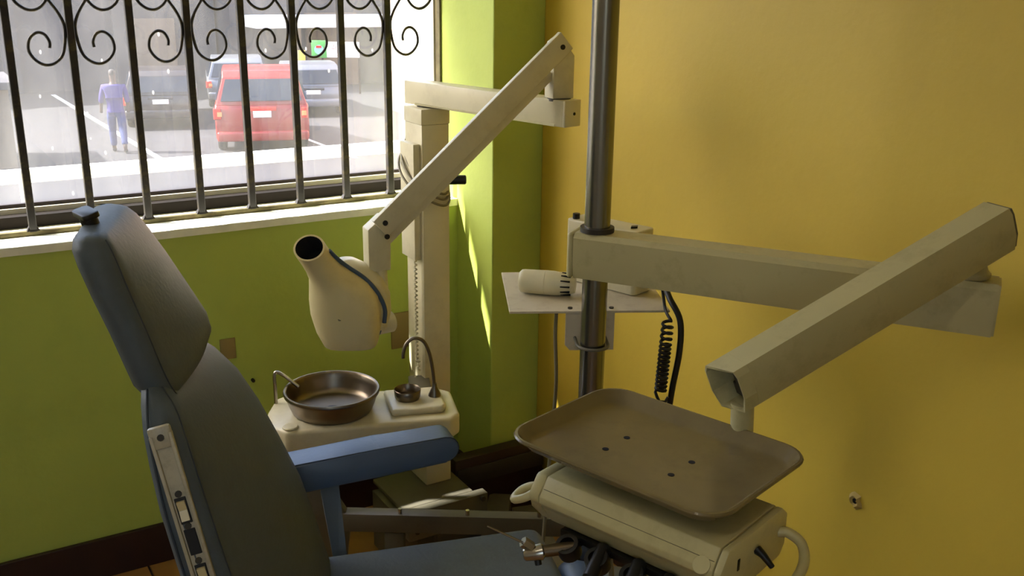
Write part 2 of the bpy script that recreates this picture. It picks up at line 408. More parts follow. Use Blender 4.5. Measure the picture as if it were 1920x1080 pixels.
# ------------------------------------------------------------------ x-ray stand
xr = thing('dental_xray_stand', 'cream x-ray unit with jointed arm on a square column by the window', 'x-ray unit', (1.295, 2.63, 0))
CX0, CX1, CY0, CY1 = 1.251, 1.339, 2.574, 2.688; CT = 1.29
col = part_box('column', (CX0, CY0, .10), (CX1, CY1, CT - .045), 'enamel', xr, bev=.003)
part_box('column_cap', (CX0 - .002, CY0 - .002, CT - .045), (CX1 + .002, CY1 + .002, CT), 'enamel', xr, bev=.003)
part_box('carriage', (CX0 - .022, CY0 + .012, .845), (CX0 - .0005, CY1 - .01, 1.19), 'enamel', xr, bev=.003)
part_cyl('swivel_collar', (1.300, 2.63, CT), (1.300, 2.63, CT + .005), .032, 'dark_metal', xr)
# horizontal arm
A0 = Vector((1.283, 2.70, 1.325)); A1 = Vector((1.425, 2.075, 1.325)); d = (A1 - A0); Ld = d.length
MA = frame(A0, d, (-d.y, d.x, 0))
bm = nb(); add_box(bm, (0, -.029, -.030), (Ld - .004, .029, .036), MA, .002); ha = emit('lower_arm', bm, 'enamel', xr, smooth=40)
bm = nb(); add_box(bm, (Ld - .0045, -.029, -.030), (Ld + .004, .029, .036), MA, .002); ec = emit('end_cap', bm, 'enamel', ha, smooth=40)
part_cyl('screw', MA @ Vector((Ld + .003, .005, .002)), MA @ Vector((Ld + .0055, .005, .002)), .004, 'black_plastic', ec, n=10)
bm = nb(); add_box(bm, (.05, -.0305, -.0305), (Ld - .03, -.0285, -.0245), MA, .0005); emit('edge_lip', bm, 'arm_enamel', ha)
# yoke on the arm end, rising to the upper pivot
Yk = MA @ Vector((Ld - .045, 0, 0)); PV = Vector((1.405, 2.128, 1.492)); LOW = Vector((.935, 2.165, 1.082))
bd = (LOW - PV).normalized(); ey = Vector((bd.x, bd.y, 0)).normalized(); ez = Vector((0, 0, 1)); en = ez.cross(ey)
part_cyl('swivel_collar', (Yk.x, Yk.y, 1.356), (Yk.x, Yk.y, 1.362), .030, 'dark_metal', xr)
MY = Matrix((-ey, ez, en)).transposed().to_4x4(); MY.translation = Vector((Yk.x, Yk.y, 1.362))
poly = [(-.026, 0), (.032, 0), (.032, .105), (-.004, .150), (-.022, .138), (-.026, .095)]
FRT = -1 if en.y > 0 else 1      # sign of en that faces the room
bm = nb(); add_prism(bm, poly, min(.017 * FRT, -.030 * FRT), max(.017 * FRT, -.030 * FRT), MY, .002); emit('upper_yoke', bm, 'enamel', xr, smooth=40)
def beam(name, p0, p1, w0, w1, off, m, parent, z0=-.026, z1=.026, bev=.002):
    dd = (p1 - p0); L = dd.length; M = frame(p0, dd, en.cross(dd)); s_ = 1 if (M.to_3x3() @ Vector((0, 0, 1))).y < 0 else -1
    off = sorted((off[0] * s_, off[1] * s_))
    b = nb(); add_box(b, (z0, -w0, off[0]), (L - z1, w1, off[1]), M, bev); return emit(name, b, m, parent, smooth=40), M, L
toward = -1 if en.y > 0 else 1       # side of the beam that faces the room
b1, MB, LB = beam('upper_arm', PV, LOW, .027, .027, (.018, .034), 'enamel', xr, -.020, -.010)
b2, _, _ = beam('parallel_bar', PV + Vector((.013, .0, -.047)), LOW + Vector((.011, 0, -.046)), .011, .011, (-.006, .016), 'enamel', xr, .035, .0)
zz = MB.to_3x3() @ Vector((0, 0, 1)); sgn = -1 if zz.y > 0 else 1
def pin(p, r=.0065):
    p = Vector(p); n_ = Vector((en.x, en.y, 0)).normalized(); n_ = -n_ if n_.y > 0 else n_
    part_cyl('pivot_pin', p + n_ * .033, p + n_ * .0362, r, 'black_plastic', b1, n=14)
pin(PV + Vector((.003, 0, -.003))); pin(LOW + Vector((.004, 0, .008))); pin(LOW + Vector((.008, 0, -.026)))
# lower knuckle, tube, joint
MK = Matrix((-ey, ez, en)).transposed().to_4x4(); MK.translation = LOW
poly = [(-.034, -.115), (.022, -.115), (.024, -.020), (.006, .022), (-.034, -.010)]
bm = nb(); add_prism(bm, poly, min(.0172 * FRT, -.026 * FRT), max(.0172 * FRT, -.026 * FRT), MK, .003); emit('lower_yoke', bm, 'enamel', xr, smooth=40)
TB = LOW + Vector((.0, 0, -.115))
part_cyl('drop_tube', TB + Vector((0, 0, .002)), TB + Vector((.004, -.002, -.108)), .0165, 'enamel', xr)
JT = TB + Vector((.004, -.002, -.108))
part_cyl('joint_ring', JT, JT + Vector((0, 0, -.007)), .0172, 'black_plastic', xr)
# head hangs from a short side joint
jc = JT + Vector((-.004, -.003, -.030))
part_cyl('head_joint', jc + Vector((.028, .004, 0)), jc + Vector((-.034, -.004, 0)), .0265, 'enamel', xr, bev=.003)
part_cyl('joint_knurl', jc + Vector((-.019, -.0025, 0)), jc + Vector((-.034, -.0045, 0)), .0275, 'gasket_blue', xr)
HB = Vector((.845, 2.150, .795))            # middle of the head's flat underside
ax_u = Vector((.857, -.515, .013)).normalized()   # across the head (it is turned to face the room)
ax_d = Vector((.50, .83, 0)).normalized()         # its depth
def hsec(up, across, fwd, w, dp, tilt=0.0, n=28, e=2.6):
    c = HB + Vector((0, 0, up)) + ax_u * across - ax_d * fwd
    pts = []
    ad = (ax_d * math.cos(tilt) + Vector((0, 0, 1)) * math.sin(tilt))
    au = ax_u
    for k in range(n):
        a = 2 * PI * k / n; ca, sa = math.cos(a), math.sin(a)
        x = math.copysign(abs(ca) ** (2 / e), ca) * w; y = math.copysign(abs(sa) ** (2 / e), sa) * dp
        pts.append(c + au * x + ad * y)
    return pts
secs = [hsec(0.000, .004, 0, .060, .050, 0, e=3.2), hsec(.004, .003, 0, .064, .054, 0, e=3.2), hsec(.040, -.002, 0, .077, .062, 0, e=3), hsec(.085, -.006, .002, .084, .066, .05, e=2.8), hsec(.125, -.010, .008, .082, .064, .15, e=2.5),
        hsec(.158, -.020, .018, .069, .056, .30, e=2.3), hsec(.185, -.036, .032, .050, .046, .5, e=2.1), hsec(.208, -.050, .046, .040, .040, .62, e=2.0), hsec(.232, -.061, .060, .0365, .037, .70, e=2.0), hsec(.262, -.073, .078, .036, .036, .75, e=2.0)]
bm = nb(); rings = add_loft(bm, secs, caps=False)
bm.faces.new(list(reversed(rings[0])))
# open mouth of the cone
inn = hsec(.262, -.073, .078, .0315, .0315, .75, e=2.0); deep = hsec(.222, -.056, .054, .030, .030, .70, e=2.0)
r1 = [bm.verts.new(p) for p in inn]
for k in range(28): bm.faces.new((rings[-1][k], rings[-1][(k + 1) % 28], r1[(k + 1) % 28], r1[k]))
hd = emit('xray_head', bm, 'enamel_yellow', xr, smooth=50)
bm = nb(); add_loft(bm, [inn, deep], caps=False); 
bm.faces.new([bm.verts.new(p) for p in deep]); emit('cone_bore', bm, 'hole_dark', hd)
# rear half of the housing behind the dark gasket
secs = []
for up, ac, w, dp in ((.030, .034, .052, .046), (.070, .036, .060, .052), (.115, .034, .060, .050), (.155, .022, .054, .044), (.185, .006, .040, .034), (.203, -.010, .020, .020)):
    secs.append(hsec(up, ac, -.042, w, dp, 0, e=2.2))
bm = nb(); add_loft(bm, secs); emit('rear_housing', bm, 'enamel', hd, smooth=60)
gp = [(.250, -.031, .060), (.222, -.013, .040), (.196, .010, .022), (.172, .038, .012), (.142, .064, .008), (.110, .081, .006), (.085, .087, .004), (.055, .084, .004)]
gp = [HB + Vector((0, 0, a)) + ax_u * b_ - ax_d * c_ for a, b_, c_ in gp]
part_tube('gasket_strip', smooth_path(gp, 5), .0055, 'gasket_blue', hd)
c0 = HB + Vector((0, 0, .085)) + ax_u * -.012 - ax_d * .064
part_cyl('screw', c0, c0 - ax_d * .004, .004, 'cable_grey', hd, n=12)
# cable loops round the column and the black clamp knob
lc = Vector((1.298, 2.615, 1.075))
for (rx, ry, zf, zb, sh_) in ((.066, .078, 1.035, 1.19, -.006), (.072, .084, 1.018, 1.16, -.010), (.062, .074, 1.050, 1.21, -.002)):
    pts = []
    for k in range(40):
        a = 2 * PI * k / 40; t = (1 - math.cos(a)) / 2       # t = 0 at the room side, 1 behind
        pts.append(Vector((1.295 + sh_ + rx * math.sin(a), 2.631 - ry * math.cos(a), zf + (zb - zf) * t ** 1.2 - .03 * math.sin(a) * (1 - t))))
    part_tube('cable_loop', pts, .0036, 'cable_grey', xr, n=6, closed=True)
kb = Vector((1.345, 2.60, 1.075))
part_cyl('clamp_knob', kb, kb + Vector((.052, -.022, .0)), .014, 'black_plastic', xr, bev=.003)
cp = [Vector((CX0 - .018 + .003 * math.cos(k * .55) + (.006 if k > 270 else 0), CY0 + .018 + .004 * math.sin(k * .55), .842 - k * .00118)) for k in range(300)]
part_tube('twisted_cord', cp, .0028, 'cable_pale', xr, n=6)
part_tube('hanging_cable', smooth_path([(1.185, 2.60, .26), (1.183, 2.60, .36), (1.19, 2.60, .42), (1.212, 2.60, .455), (1.236, 2.60, .47)], 6), .004, 'cable_pale', xr, n=6)
# bolted foot of the column
bm = nb(); add_box(bm, (1.125, 2.440, .002), (1.40, 2.475, .0995), None, .003); add_box(bm, (1.12, 2.475, .085), (1.365, 2.70, .0995), None, .003)
add_box(bm, (1.24, 2.476, -.113), (1.36, 2.66, .084), None, .003); add_box(bm, (1.10, 2.476, -.113), (1.17, 2.66, .084), None, .003)
ft = emit('foot_bracket', bm, 'grey_enamel', xr, smooth=40)
for x, z in ((1.15, .082), (1.15, .034), (1.38, .085)):
    part_cyl('bolt', (x, 2.4405, z), (x, 2.432, z), .009, 'dark_metal', ft, n=6)

xr.location = (1.2115, 2.4604, .1064); xr.scale = (.9355,) * 3       # overall size of the stand

# ------------------------------------------------------------------ cuspidor unit
SP = rotz((.619, 2.04, 0), -18.2)       # local x along the unit, y towards the wall, origin front left
su = thing('spittoon_unit', 'white cuspidor unit with steel bowl and cup filler behind the armrest', 'cuspidor', SP @ Vector((.2, .12, .0)))
poly = [(-.015, .04), (0.02, 0), (.40, 0), (.425, .03), (.425, .165), (.40, .19), (.03, .225), (-.005, .20), (-.025, .12)]
bm = nb(); add_prism(bm, poly, .600, .655, SP, .010, 3); bd_ = emit('body', bm, 'enamel', su, smooth=50)
bm = nb(); add_prism(bm, [(.262, .035), (.385, .035), (.395, .05), (.395, .15), (.385, .165), (.255, .165)], .654, .672, SP, .008, 3); emit('raised_deck', bm, 'enamel', bd_, smooth=50)
bc = SP @ Vector((.128, .105, 0))
bowl = nb(); Mb = Matrix.Translation((bc.x, bc.y, .655))
add_lathe(bowl, [(0, 0), (.088, 0), (.094, .004), (.101, .020), (.108, .040), (.113, .047), (.1140, .052), (.112, .0565), (.108, .0565), (.105, .052), (.102, .040), (.097, .018), (.092, .009), (.084, .006), (.02, .004), (0, .004)], Mb, 56)
bw = emit('bowl', bowl, 'bowl_steel', su, smooth=60)
part_cyl('drain', (bc.x, bc.y, .6590), (bc.x, bc.y, .6610), .014, 'dark_metal', bw)
q0 = SP @ Vector((-.004, .170, 0))
part_tube('rinse_spout', smooth_path([(q0.x, q0.y, .655), (q0.x, q0.y, .70), (q0.x, q0.y, .728), (q0.x + .006, q0.y - .003, .736), (q0.x + .020, q0.y - .018, .728), (q0.x + .045, q0.y - .04, .703)], 5), .0045, 'steel', su)
cc = SP @ Vector((.308, .10, 0)); cb = nb()
add_lathe(cb, [(0, 0), (.028, 0), (.031, .006), (.0325, .024), (.0315, .025), (.0295, .022), (.027, .006), (0, .005)], Matrix.Translation((cc.x, cc.y, .672)), 36)
emit('cup_stand', cb, 'bowl_steel', su, smooth=50)
f0 = SP @ Vector((.375, .105, 0)); fb = nb()
add_lathe(fb, [(0, 0), (.0155, 0), (.015, .004), (.0065, .022), (.0055, .032), (0, .032)], Matrix.Translation((f0.x, f0.y, .672)), 24)
emit('faucet_flange', fb, 'bowl_steel', su, smooth=50)
fx = SP.to_3x3() @ Vector((1, 0, 0))
def fp(s, z): return (f0 + fx * s).xy.to_3d() + Vector((0, 0, z))
part_tube('cup_filler', smooth_path([fp(0, .69), fp(-.004, .74), fp(-.012, .785), fp(-.026, .815), fp(-.048, .824), fp(-.066, .812), fp(-.074, .790), fp(-.075, .775)], 6), .0045, 'bowl_steel', su)
k0 = SP @ Vector((.028, .022, 0)); part_cyl('valve_cap', (k0.x, k0.y, .654), (k0.x, k0.y, .660), .018, 'enamel', su, bev=.002)
# carrier joining the unit to the column
p0 = SP @ Vector((.36, .12, 0)); bm = nb(); dd = Vector((1.165 - p0.x, 2.44 - p0.y, 0)); add_box(bm, (-.03, -.03, .500), (dd.length, .03, .545), frame((p0.x, p0.y, 0), dd, (-dd.y, dd.x, 0)), .003); emit('carrier_arm', bm, 'grey_enamel', su, smooth=40)
part_cyl('drop_post', (p0.x, p0.y, .5455), (p0.x, p0.y, .602), .024, 'grey_enamel', su)

# ------------------------------------------------------------------ dental chair
CO = Vector((.539, 1.517, 0)); ch_a = -17.0
CM = rotz(CO, ch_a)
def ch(u, v, w): return CM @ Vector((u, v, w))
chair = thing('dental_chair', 'worn blue-grey vinyl dental chair, back raised, switches down its side', 'dental chair', CO)
def back_section(w, ub, un, uf, hw, bulge, r=.03, n=12, shift=0.0):
    """cross-section at height w: back edge ub, near front edge un, far front edge uf"""
    P = []
    nv = -hw; fv = hw
    P += [(ub + .012, nv + .004), (ub + (un - ub) * .5, nv - .002), (un - .006, nv + .004), (un + .006, nv + .020)]
    for k in range(1, n):
        t = k / n; v = nv + .020 + (fv - nv - .04) * t
        P.append((un + .006 + (uf - un - .004) * t + bulge * math.sin(PI * t), v))
    P += [(uf, fv - .020), (uf - .012, fv - .004), (uf - .04, fv), (ub + .012, fv - .004), (ub, fv - .02)]
    for k in range(1, 5):
        t = k / 5; P.append((ub, fv - .02 + (nv - fv + .04) * t))
    P += [(ub, nv + .02)]
    return [ch(u, v + shift, w) for u, v in P]
# w, ub, un, uf, half width, bulge
BS = [(.44, -.150, -.075, .010, .235, .02), (.50, -.165, -.095, .012, .238, .022), (.60, -.192, -.120, -.012, .240, .026), (.70, -.216, -.145, -.038, .238, .030), (.80, -.236, -.168, -.076, .232, .030),
      (.88, -.252, -.186, -.108, .222, .028), (.95, -.262, -.202, -.142, .210, .022), (1.00, -.268, -.214, -.178, .196, .014), (1.035, -.270, -.226, -.212, .176, .006), (1.058, -.270, -.244, -.240, .150, .0), (1.066, -.266, -.254, -.252, .120, 0)]
bm = nb(); add_loft(bm, [back_section(*b) for b in BS]); bk = emit('backrest', bm, 'vinyl', chair, smooth=70)
pts = [ch(b[2] + .005, -b[4] + .009, b[0]) for b in BS[:-1]]
part_tube('seam', smooth_path(pts, 3), .0011, 'vinyl_seam', bk, n=6)
pts = [ch(b[1] + .010, -b[4] + .0035, b[0]) for b in BS[:-1]]
part_tube('rear_seam', smooth_path(pts, 3), .0018, 'vinyl_seam', bk, n=6)
# headrest
HS = [(1.030, -.262, -.228, -.196, .116, .004), (1.038, -.272, -.226, -.186, .134, .008), (1.056, -.282, -.233, -.178, .142, .010), (1.085, -.290, -.242, -.184, .145, .012), (1.140, -.306, -.257, -.212, .145, .012),
      (1.200, -.326, -.275, -.243, .144, .012), (1.245, -.340, -.288, -.268, .141, .008), (1.268, -.346, -.296, -.282, .136, .004), (1.282, -.345, -.304, -.294, .126, 0), (1.288, -.338, -.312, -.306, .110, 0)]
bm = nb(); add_loft(bm, [back_section(*b) for b in HS]); hr = emit('headrest', bm, 'vinyl', chair, smooth=70)
pts = [ch(b[2] + .005, -b[4] + .009, b[0]) for b in HS[1:-1]]
part_tube('seam', smooth_path(pts, 3), .0011, 'vinyl_seam', hr, n=6)
kn = ch(-.330, -.03, 1.284); ka = (ch(-.30, 0, 1.0) - ch(-.37, 0, 1.25)).normalized()
part_cyl('knob_stem', kn, kn + Vector((-.004, 0, .016)), .013, 'black_plastic', hr, n=16)
MKn = rotz(kn + Vector((-.005, 0, .015)), ch_a + 28) @ Matrix.Rotation(-.25, 4, 'Y')
bm = nb(); add_prism(bm, rrect(.026, .056, .008, 3), 0, .009, MKn, .002); emit('release_knob', bm, 'black_plastic', hr, smooth=40)
part_cyl('hinge_pin', ch(-.262, -.150, 1.022), ch(-.262, -.128, 1.022), .009, 'black_plastic', chair, n=14)
# switch panel let into the near side of the backrest
p_top = ch(-.241, -.203, 1.010); p_bot = ch(-.190, -.2375, .755)
axl = (p_bot - p_top).normalized(); side = (CM.to_3x3() @ Vector((1, 0, .1))); 
MPn = frame(p_top, axl, side); Lp = (p_bot - p_top).length
nout = MPn.to_3x3() @ Vector((0, 0, 1)); cam_side = (CM.to_3x3() @ Vector((0, -1, 0)))
if nout.dot(cam_side) < 0:
    MPn = frame(p_top, axl, -side)
bm = nb()
add_box(bm, (0, -.0165, -.006), (Lp, -.0110, .0078), MPn, .0015); add_box(bm, (0, .0110, -.006), (Lp, .0165, .0078), MPn, .0015)
add_box(bm, (-.012, -.0165, -.006), (.022, .0165, .0066), MPn, .004); add_box(bm, (Lp - .02, -.0165, -.006), (Lp + .03, .0165, .0066), MPn, .004)
sw = emit('switch_panel', bm, 'bezel', chair, smooth=40)
bm = nb(); add_box(bm, (.015, -.0105, -.006), (Lp, .0105, .0025), MPn, .0); emit('panel_recess', bm, 'bezel', sw)
def screw_at(x): part_cyl('screw', MPn @ Vector((x, 0, .002 if .02 < x < Lp - .02 else .0062)), MPn @ Vector((x, 0, .0048 if .02 < x < Lp - .02 else .0082)), .0052, 'dark_metal', sw, n=10)
for x in (.004, .095, .147, .204, .252): screw_at(x)
for x0, m_ in ((.103, 'switch_ivory'), (.154, 'black_plastic'), (.212, 'switch_ivory')):
    bm = nb(); add_box(bm, (x0 - .002, -.0085, .001), (x0 + .040, .0085, .0036), MPn, .001); emit('switch_surround', bm, 'black_plastic', sw)
    if m_ == 'switch_ivory':
        bm = nb()
        t = nb(); P = [(x0 + .003, .0036), (x0 + .003, .0095), (x0 + .018, .0055), (x0 + .034, .0085), (x0 + .034, .0036)]
        a = [t.verts.new((x, -.006, z)) for x, z in P]; b_ = [t.verts.new((x, .006, z)) for x, z in P]
        t.faces.new(a); t.faces.new(list(reversed(b_)))
        for i in range(5): t.faces.new((a[i], a[(i + 1) % 5], b_[(i + 1) % 5], b_[i]))
        merge(bm, t, MPn); emit('rocker_switch', bm, m_, sw)
# seat and leg rest
def pad(name, u0, u1, hv, w0, w1, m, parent, pitch=0.0, bev=.03):
    M = CM @ Matrix.Translation((u0, 0, w1)) @ Matrix.Rotation(pitch, 4, 'Y')
    b = nb(); add_box(b, (0, -hv, w0 - w1), (u1 - u0, hv, 0), M, bev, 5)
    return emit(name, b, m, parent, smooth=70)
pad('seat', -.06, .468, .252, .385, .500, 'vinyl', chair, -.02)
pad('leg_rest', .478, .98, .160, .40, .500, 'arm_vinyl', chair, .30, .045)
bm = nb(); add_box(bm, (.0, -.20, .30), (.44, .20, .383), CM, .006); emit('seat_frame', bm, 'blue_metal', chair, smooth=40)
bm = nb(); add_prism(bm, rrect(.26, .22, .03, 4, .22, 0), .05, .30, CM, .004); emit('pedestal', bm, 'grey_enamel', chair, smooth=40)
bm = nb(); add_prism(bm, rrect(.48, .40, .05, 5, .19, 0), 0, .05, CM, .008); emit('floor_plate', bm, 'grey_enamel', chair, smooth=40)
bm = nb(); add_box(bm, (-.20, -.12, .33), (-.02, .12, .44), CM, .01); emit('back_hinge_block', bm, 'blue_metal', chair, smooth=40)
# far armrest: a padded bar with rounded nose, carried on a tapered post
AM = rotz(ch(-.075, .300, 0), -10)
prof = []
L_, hgt = .375, .058
for k in range(9):
    a = -PI / 2 + PI * k / 8; prof.append((L_ - .030 + .030 * math.cos(a), hgt / 2 + hgt / 2 * math.sin(a)))
prof += [(.20, hgt - .001), (.0, hgt - .006), (0, -.014), (.20, -.006)]
MAr = AM @ Matrix.Translation((0, .032, .645)) @ Matrix.Rotation(PI / 2, 4, 'X') @ Matrix.Rotation(.02, 4, 'Z')
bm = nb(); add_prism(bm, prof, -.004, .070, MAr, .006, 3); ar = emit('armrest', bm, 'arm_vinyl', chair, smooth=60)
a0 = [MAr @ Vector((x, z * .99 + .0006, .0665)) for x, z in prof]
part_tube('seam', a0, .0012, 'vinyl_seam', ar, n=6, closed=True)
bm = nb(); s0 = [AM @ Vector((.075, -.012, .645)), AM @ Vector((.115, -.012, .645)), AM @ Vector((.115, .004, .645)), AM @ Vector((.075, .004, .645))]
s1 = [ch(.030, .262, .40), ch(.055, .262, .40), ch(.055, .278, .40), ch(.030, .278, .40)]
add_loft(bm, [s1, s0]); emit('armrest_post', bm, 'blue_metal', chair)
# lift beam and side plates of the chair base, seen beyond the seat
LB0 = Vector((.780, 2.144, 0)); LB1 = Vector((1.36, 1.775, 0)); dl = (LB1 - LB0)
ML = frame(LB0, dl, (-dl.y, dl.x, 0))
bm = nb(); add_box(bm, (0, -.018, .310), (dl.length, .018, .360), ML, .002); lb = emit('lift_beam', bm, 'grey_enamel', chair, smooth=40)
for s in (.17, .34, .52):
    pp = ML @ Vector((s, -.008, .358)); part_cyl('pin', pp, pp + Vector((0, 0, .016)), .005, 'steel', lb, n=10)
bm = nb(); add_prism(bm, [(-.10, .22), (.03, .22), (.045, .34), (.0, .42), (-.06, .455), (-.10, .40)], -.012, .012, ML @ Matrix.Rotation(PI / 2, 4, 'X'), .002); emit('side_plate', bm, 'grey_enamel', chair, smooth=40)
bm = nb(); add_box(bm, (.13, -.016, .0), (.18, .016, .309), ML, .002); emit('beam_leg', bm, 'grey_enamel', chair, smooth=40)

# ------------------------------------------------------------------ base frame lying by the wall
bm = nb()
def bar(b, p0, p1, w, z0, z1):
    d_ = Vector(p1) - Vector(p0); add_box(b, (0, -w / 2, z0), (d_.length, w / 2, z1), frame((p0[0], p0[1], 0), d_, (-d_.y, d_.x, 0)), .003)
bf = thing('floor_base_frame', 'low grey steel base frame on the floor between column and steel post', 'base frame', (1.3, 2.1, 0))
bm = nb(); bar(bm, (1.44, 2.43, 0), (1.12, 1.98, 0), .07, .0, .09); emit('cross_beam', bm, 'grey_enamel', bf, smooth=40)
bm = nb(); bar(bm, (1.05, 2.37, 0), (1.40, 2.37, 0), .05, .0, .075); emit('cross_beam', bm, 'grey_enamel', bf, smooth=40)
bm = nb(); bar(bm, (1.46, 2.33, 0), (1.27, 1.60, 0), .07, .0, .09); emit('cross_beam', bm, 'grey_enamel', bf, smooth=40)
bx = thing('junction_trunk', 'long dark brown metal trunking box against the foot of the pilaster', 'trunking', (1.45, 2.42, 0))
bm = nb(); add_box(bm, (1.285, 2.44, .0), (1.604, 2.484, .236), None, .003)
emit('housing', bm, 'baseboard_paint', bx, smooth=40)
part_box('cover_strip', (1.29, 2.432, .15), (1.60, 2.4395, .205), 'dark_metal', bx, bev=.001)
bm = nb(); pts = [Vector((.80, 1.93, .004)), Vector((.86, 1.80, .004)), Vector((.95, 1.70, .004)), Vector((1.08, 1.62, .004))]
add_tube(bm, smooth_path(pts, 6), .009, 8); o = emit('floor_cable', bm, 'cable_black'); tag(o, 'thick black cable lying on the tiled floor beyond the seat', 'cable')

# ------------------------------------------------------------------ unit post with tray arm
PXY = Vector((1.13, 1.545, 0)); PR = .0255
po = thing('instrument_post', 'steel post carrying a jointed beige arm and instrument head', 'instrument post', PXY)
part_cyl('post', PXY + Vector((0, 0, .03)), PXY + Vector((0, 0, 1.182)), PR, 'pole_steel', po, n=40)
part_cyl('upper_post', PXY + Vector((0, 0, 1.184)), PXY + Vector((0, 0, CEIL)), PR, 'pole_steel', po, n=40)
part_cyl('post_seat', PXY + Vector((0, 0, 1.1765)), PXY + Vector((0, 0, 1.186)), PR + .008, 'dark_metal', po, n=40)
part_cyl('floor_flange', PXY, PXY + Vector((0, 0, .03)), .09, 'grey_enamel', po, bev=.004)
E1 = Vector((1.525, .955, 1.13)); d1 = E1 - (PXY + Vector((0, 0, 1.13))); d1.z = 0; L1 = d1.length
M1 = frame(PXY + Vector((0, 0, 1.13)), d1, (-d1.y, d1.x, 0))
def hexarm(b, M, x0, x1, w, top, mid, bot, wt, wb, inner=None):
    """eight-sided tube profile along local x; local y across, local z up"""
    P = [(-wt, top), (wt, top), (w, top - .010), (w, mid), (wb, bot), (-wb, bot), (-w, mid), (-w, top - .010)]
    a = [M @ Vector((x0, y, z)) for y, z in P]; c = [M @ Vector((x1, y, z)) for y, z in P]
    if inner is None: add_loft(b, [a, c])
    else:
        ia = [M @ Vector((x0, y * inner, z * inner)) for y, z in P]; ic = [M @ Vector((x1 - .02, y * inner, z * inner)) for y, z in P]
        r = add_loft(b, [c, a, ia, ic], caps=True)
bm = nb(); hexarm(bm, M1, -.036, L1 + .008, .036, .046, -.016, -.046, .028, .030); a1 = emit('lower_arm', bm, 'arm_enamel', po, smooth=30)
bm = nb(); add_box(bm, (-.050, -.036, -.046), (-.0365, .036, .046), M1, .006, 3); emit('arm_end_cap', bm, 'arm_enamel', a1, smooth=40)
bm = nb(); hexarm(bm, M1, L1 + .008, L1 + .012, .0345, .044, -.015, -.044, .027, .029); emit('arm_end_cap', bm, 'arm_enamel', a1)
pv = M1 @ Vector((L1 - .035, 0, .046))
bm = nb(); add_lathe(bm, [(0, 0), (.026, 0), (.030, .004), (.030, .010), (.025, .014), (.022, .022), (.019, .060), (0, .060)], Matrix.Translation(pv), 32); emit('swivel_joint', bm, 'arm_enamel', po, smooth=50)
T0 = Vector((1.478, .952, 1.262)); T1 = Vector((1.022, 1.035, 1.058))
d2 = T1 - T0; L2 = d2.length; M2 = frame(T0, d2, Vector((0, 0, 1)).cross(d2))
if (M2.to_3x3() @ Vector((0, 0, 1))).z < 0: M2 = frame(T0, d2, -Vector((0, 0, 1)).cross(d2))
bm = nb(); hexarm(bm, M2, -.030, L2 - .0232, .031, .038, -.012, -.040, .026, .022)
a2 = emit('upper_arm', bm, 'arm_enamel', po, smooth=30)
bm = nb(); hexarm(bm, M2, -.036, -.030, .0285, .035, -.011, -.037, .025, .020); emit('arm_end_cap', bm, 'grey_enamel', a2)
# open mouth of the arm: rim plus dark interior with its spring clevis
bm = nb()
P8 = [(-.026, .038), (.026, .038), (.031, .028), (.031, -.012), (.022, -.040), (-.022, -.040), (-.031, -.012), (-.031, .028)]
o8 = [M2 @ Vector((L2 - .0230, y, z)) for y, z in P8]; cut = lambda y: L2 + .020 - .33 * (y + .031)
o9 = [M2 @ Vector((cut(y), y, z)) for y, z in P8]
i9 = [M2 @ Vector((cut(y), y * .9, z * .92)) for y, z in P8]; i8 = [M2 @ Vector((L2 - .0225, y * .9, z * .92)) for y, z in P8]
add_loft(bm, [o8, o9, i9, i8], caps=False); emit('arm_mouth', bm, 'arm_enamel', a2)
bm = nb(); bm.faces.new([bm.verts.new(v) for v in i8]); emit('mouth_interior', bm, 'hole_dark', a2)
bm = nb(); add_box(bm, (L2 - .022, -.018, -.030), (L2 - .012, .016, -.006), M2, .002); emit('spring_clevis', bm, 'dark_metal', a2)
bm = nb(); add_box(bm, (L2 - .022, -.004, -.006), (L2 - .010, .006, .020), M2, .001); emit('spring_rod', bm, 'dark_metal', a2)
HC = Vector((1.049, 1.030, 0))
bm = nb(); add_cyl(bm, HC + Vector((0, 0, .9555)), HC + Vector((-.003, .002, 1.026)), .0175, .018, 28); emit('head_spigot', bm, 'arm_enamel', po, smooth=40)
# instrument head: box under the tray; local x along its length, y across
HM = rotz((.990, 1.140, 0), -72.0)
hd_ = thing('dental_control_unit', 'beige control box with tube handles under the brown tray', 'control box', (.990, 1.140, .74))
P = [(-.105, .785), (-.120, .800), (-.120, .812), (-.098, .842), (.075, .842), (.095, .825), (.095, .770), (.080, .752), (-.085, .752)]
def along(b, prof, x0, x1, M, bev=0):
    t = nb(); a = [t.verts.new((x0, y, z)) for y, z in prof]; c = [t.verts.new((x1, y, z)) for y, z in prof]
    t.faces.new(a); t.faces.new(list(reversed(c))); n = len(prof)
    for i in range(n): t.faces.new((a[i], a[(i + 1) % n], c[(i + 1) % n], c[i]))
    if bev: bmesh.ops.bevel(t, geom=list(t.edges), offset=bev, segments=2, profile=.5, affect='EDGES', clamp_overlap=True)
    merge(b, t, M)
bm = nb(); along(bm, P, -.168, .165, HM, .002); hb = emit('casing', bm, 'head_box', hd_, smooth=30)
bm = nb(); along(bm, [(y * 1.0, z) for y, z in P], -.192, -.1695, HM, .005); emit('end_cap', bm, 'head_box', hd_, smooth=40)
bm = nb(); along(bm, P, .1665, .180, HM, .004); ecp = emit('end_cap', bm, 'head_box', hd_, smooth=40)
part_box('seam_line', (-.165, -.1115, .8235), (.163, -.1105, .8245), 'cable_grey', hb, HM, bev=0)
cpt = HM @ Vector((.146, -.1135, .812)); part_cyl('button_cap', cpt + HM.to_3x3() @ Vector((0, .004, -.004)), cpt + HM.to_3x3() @ Vector((0, -.006, .004)), .014, 'head_box', hd_, n=20)
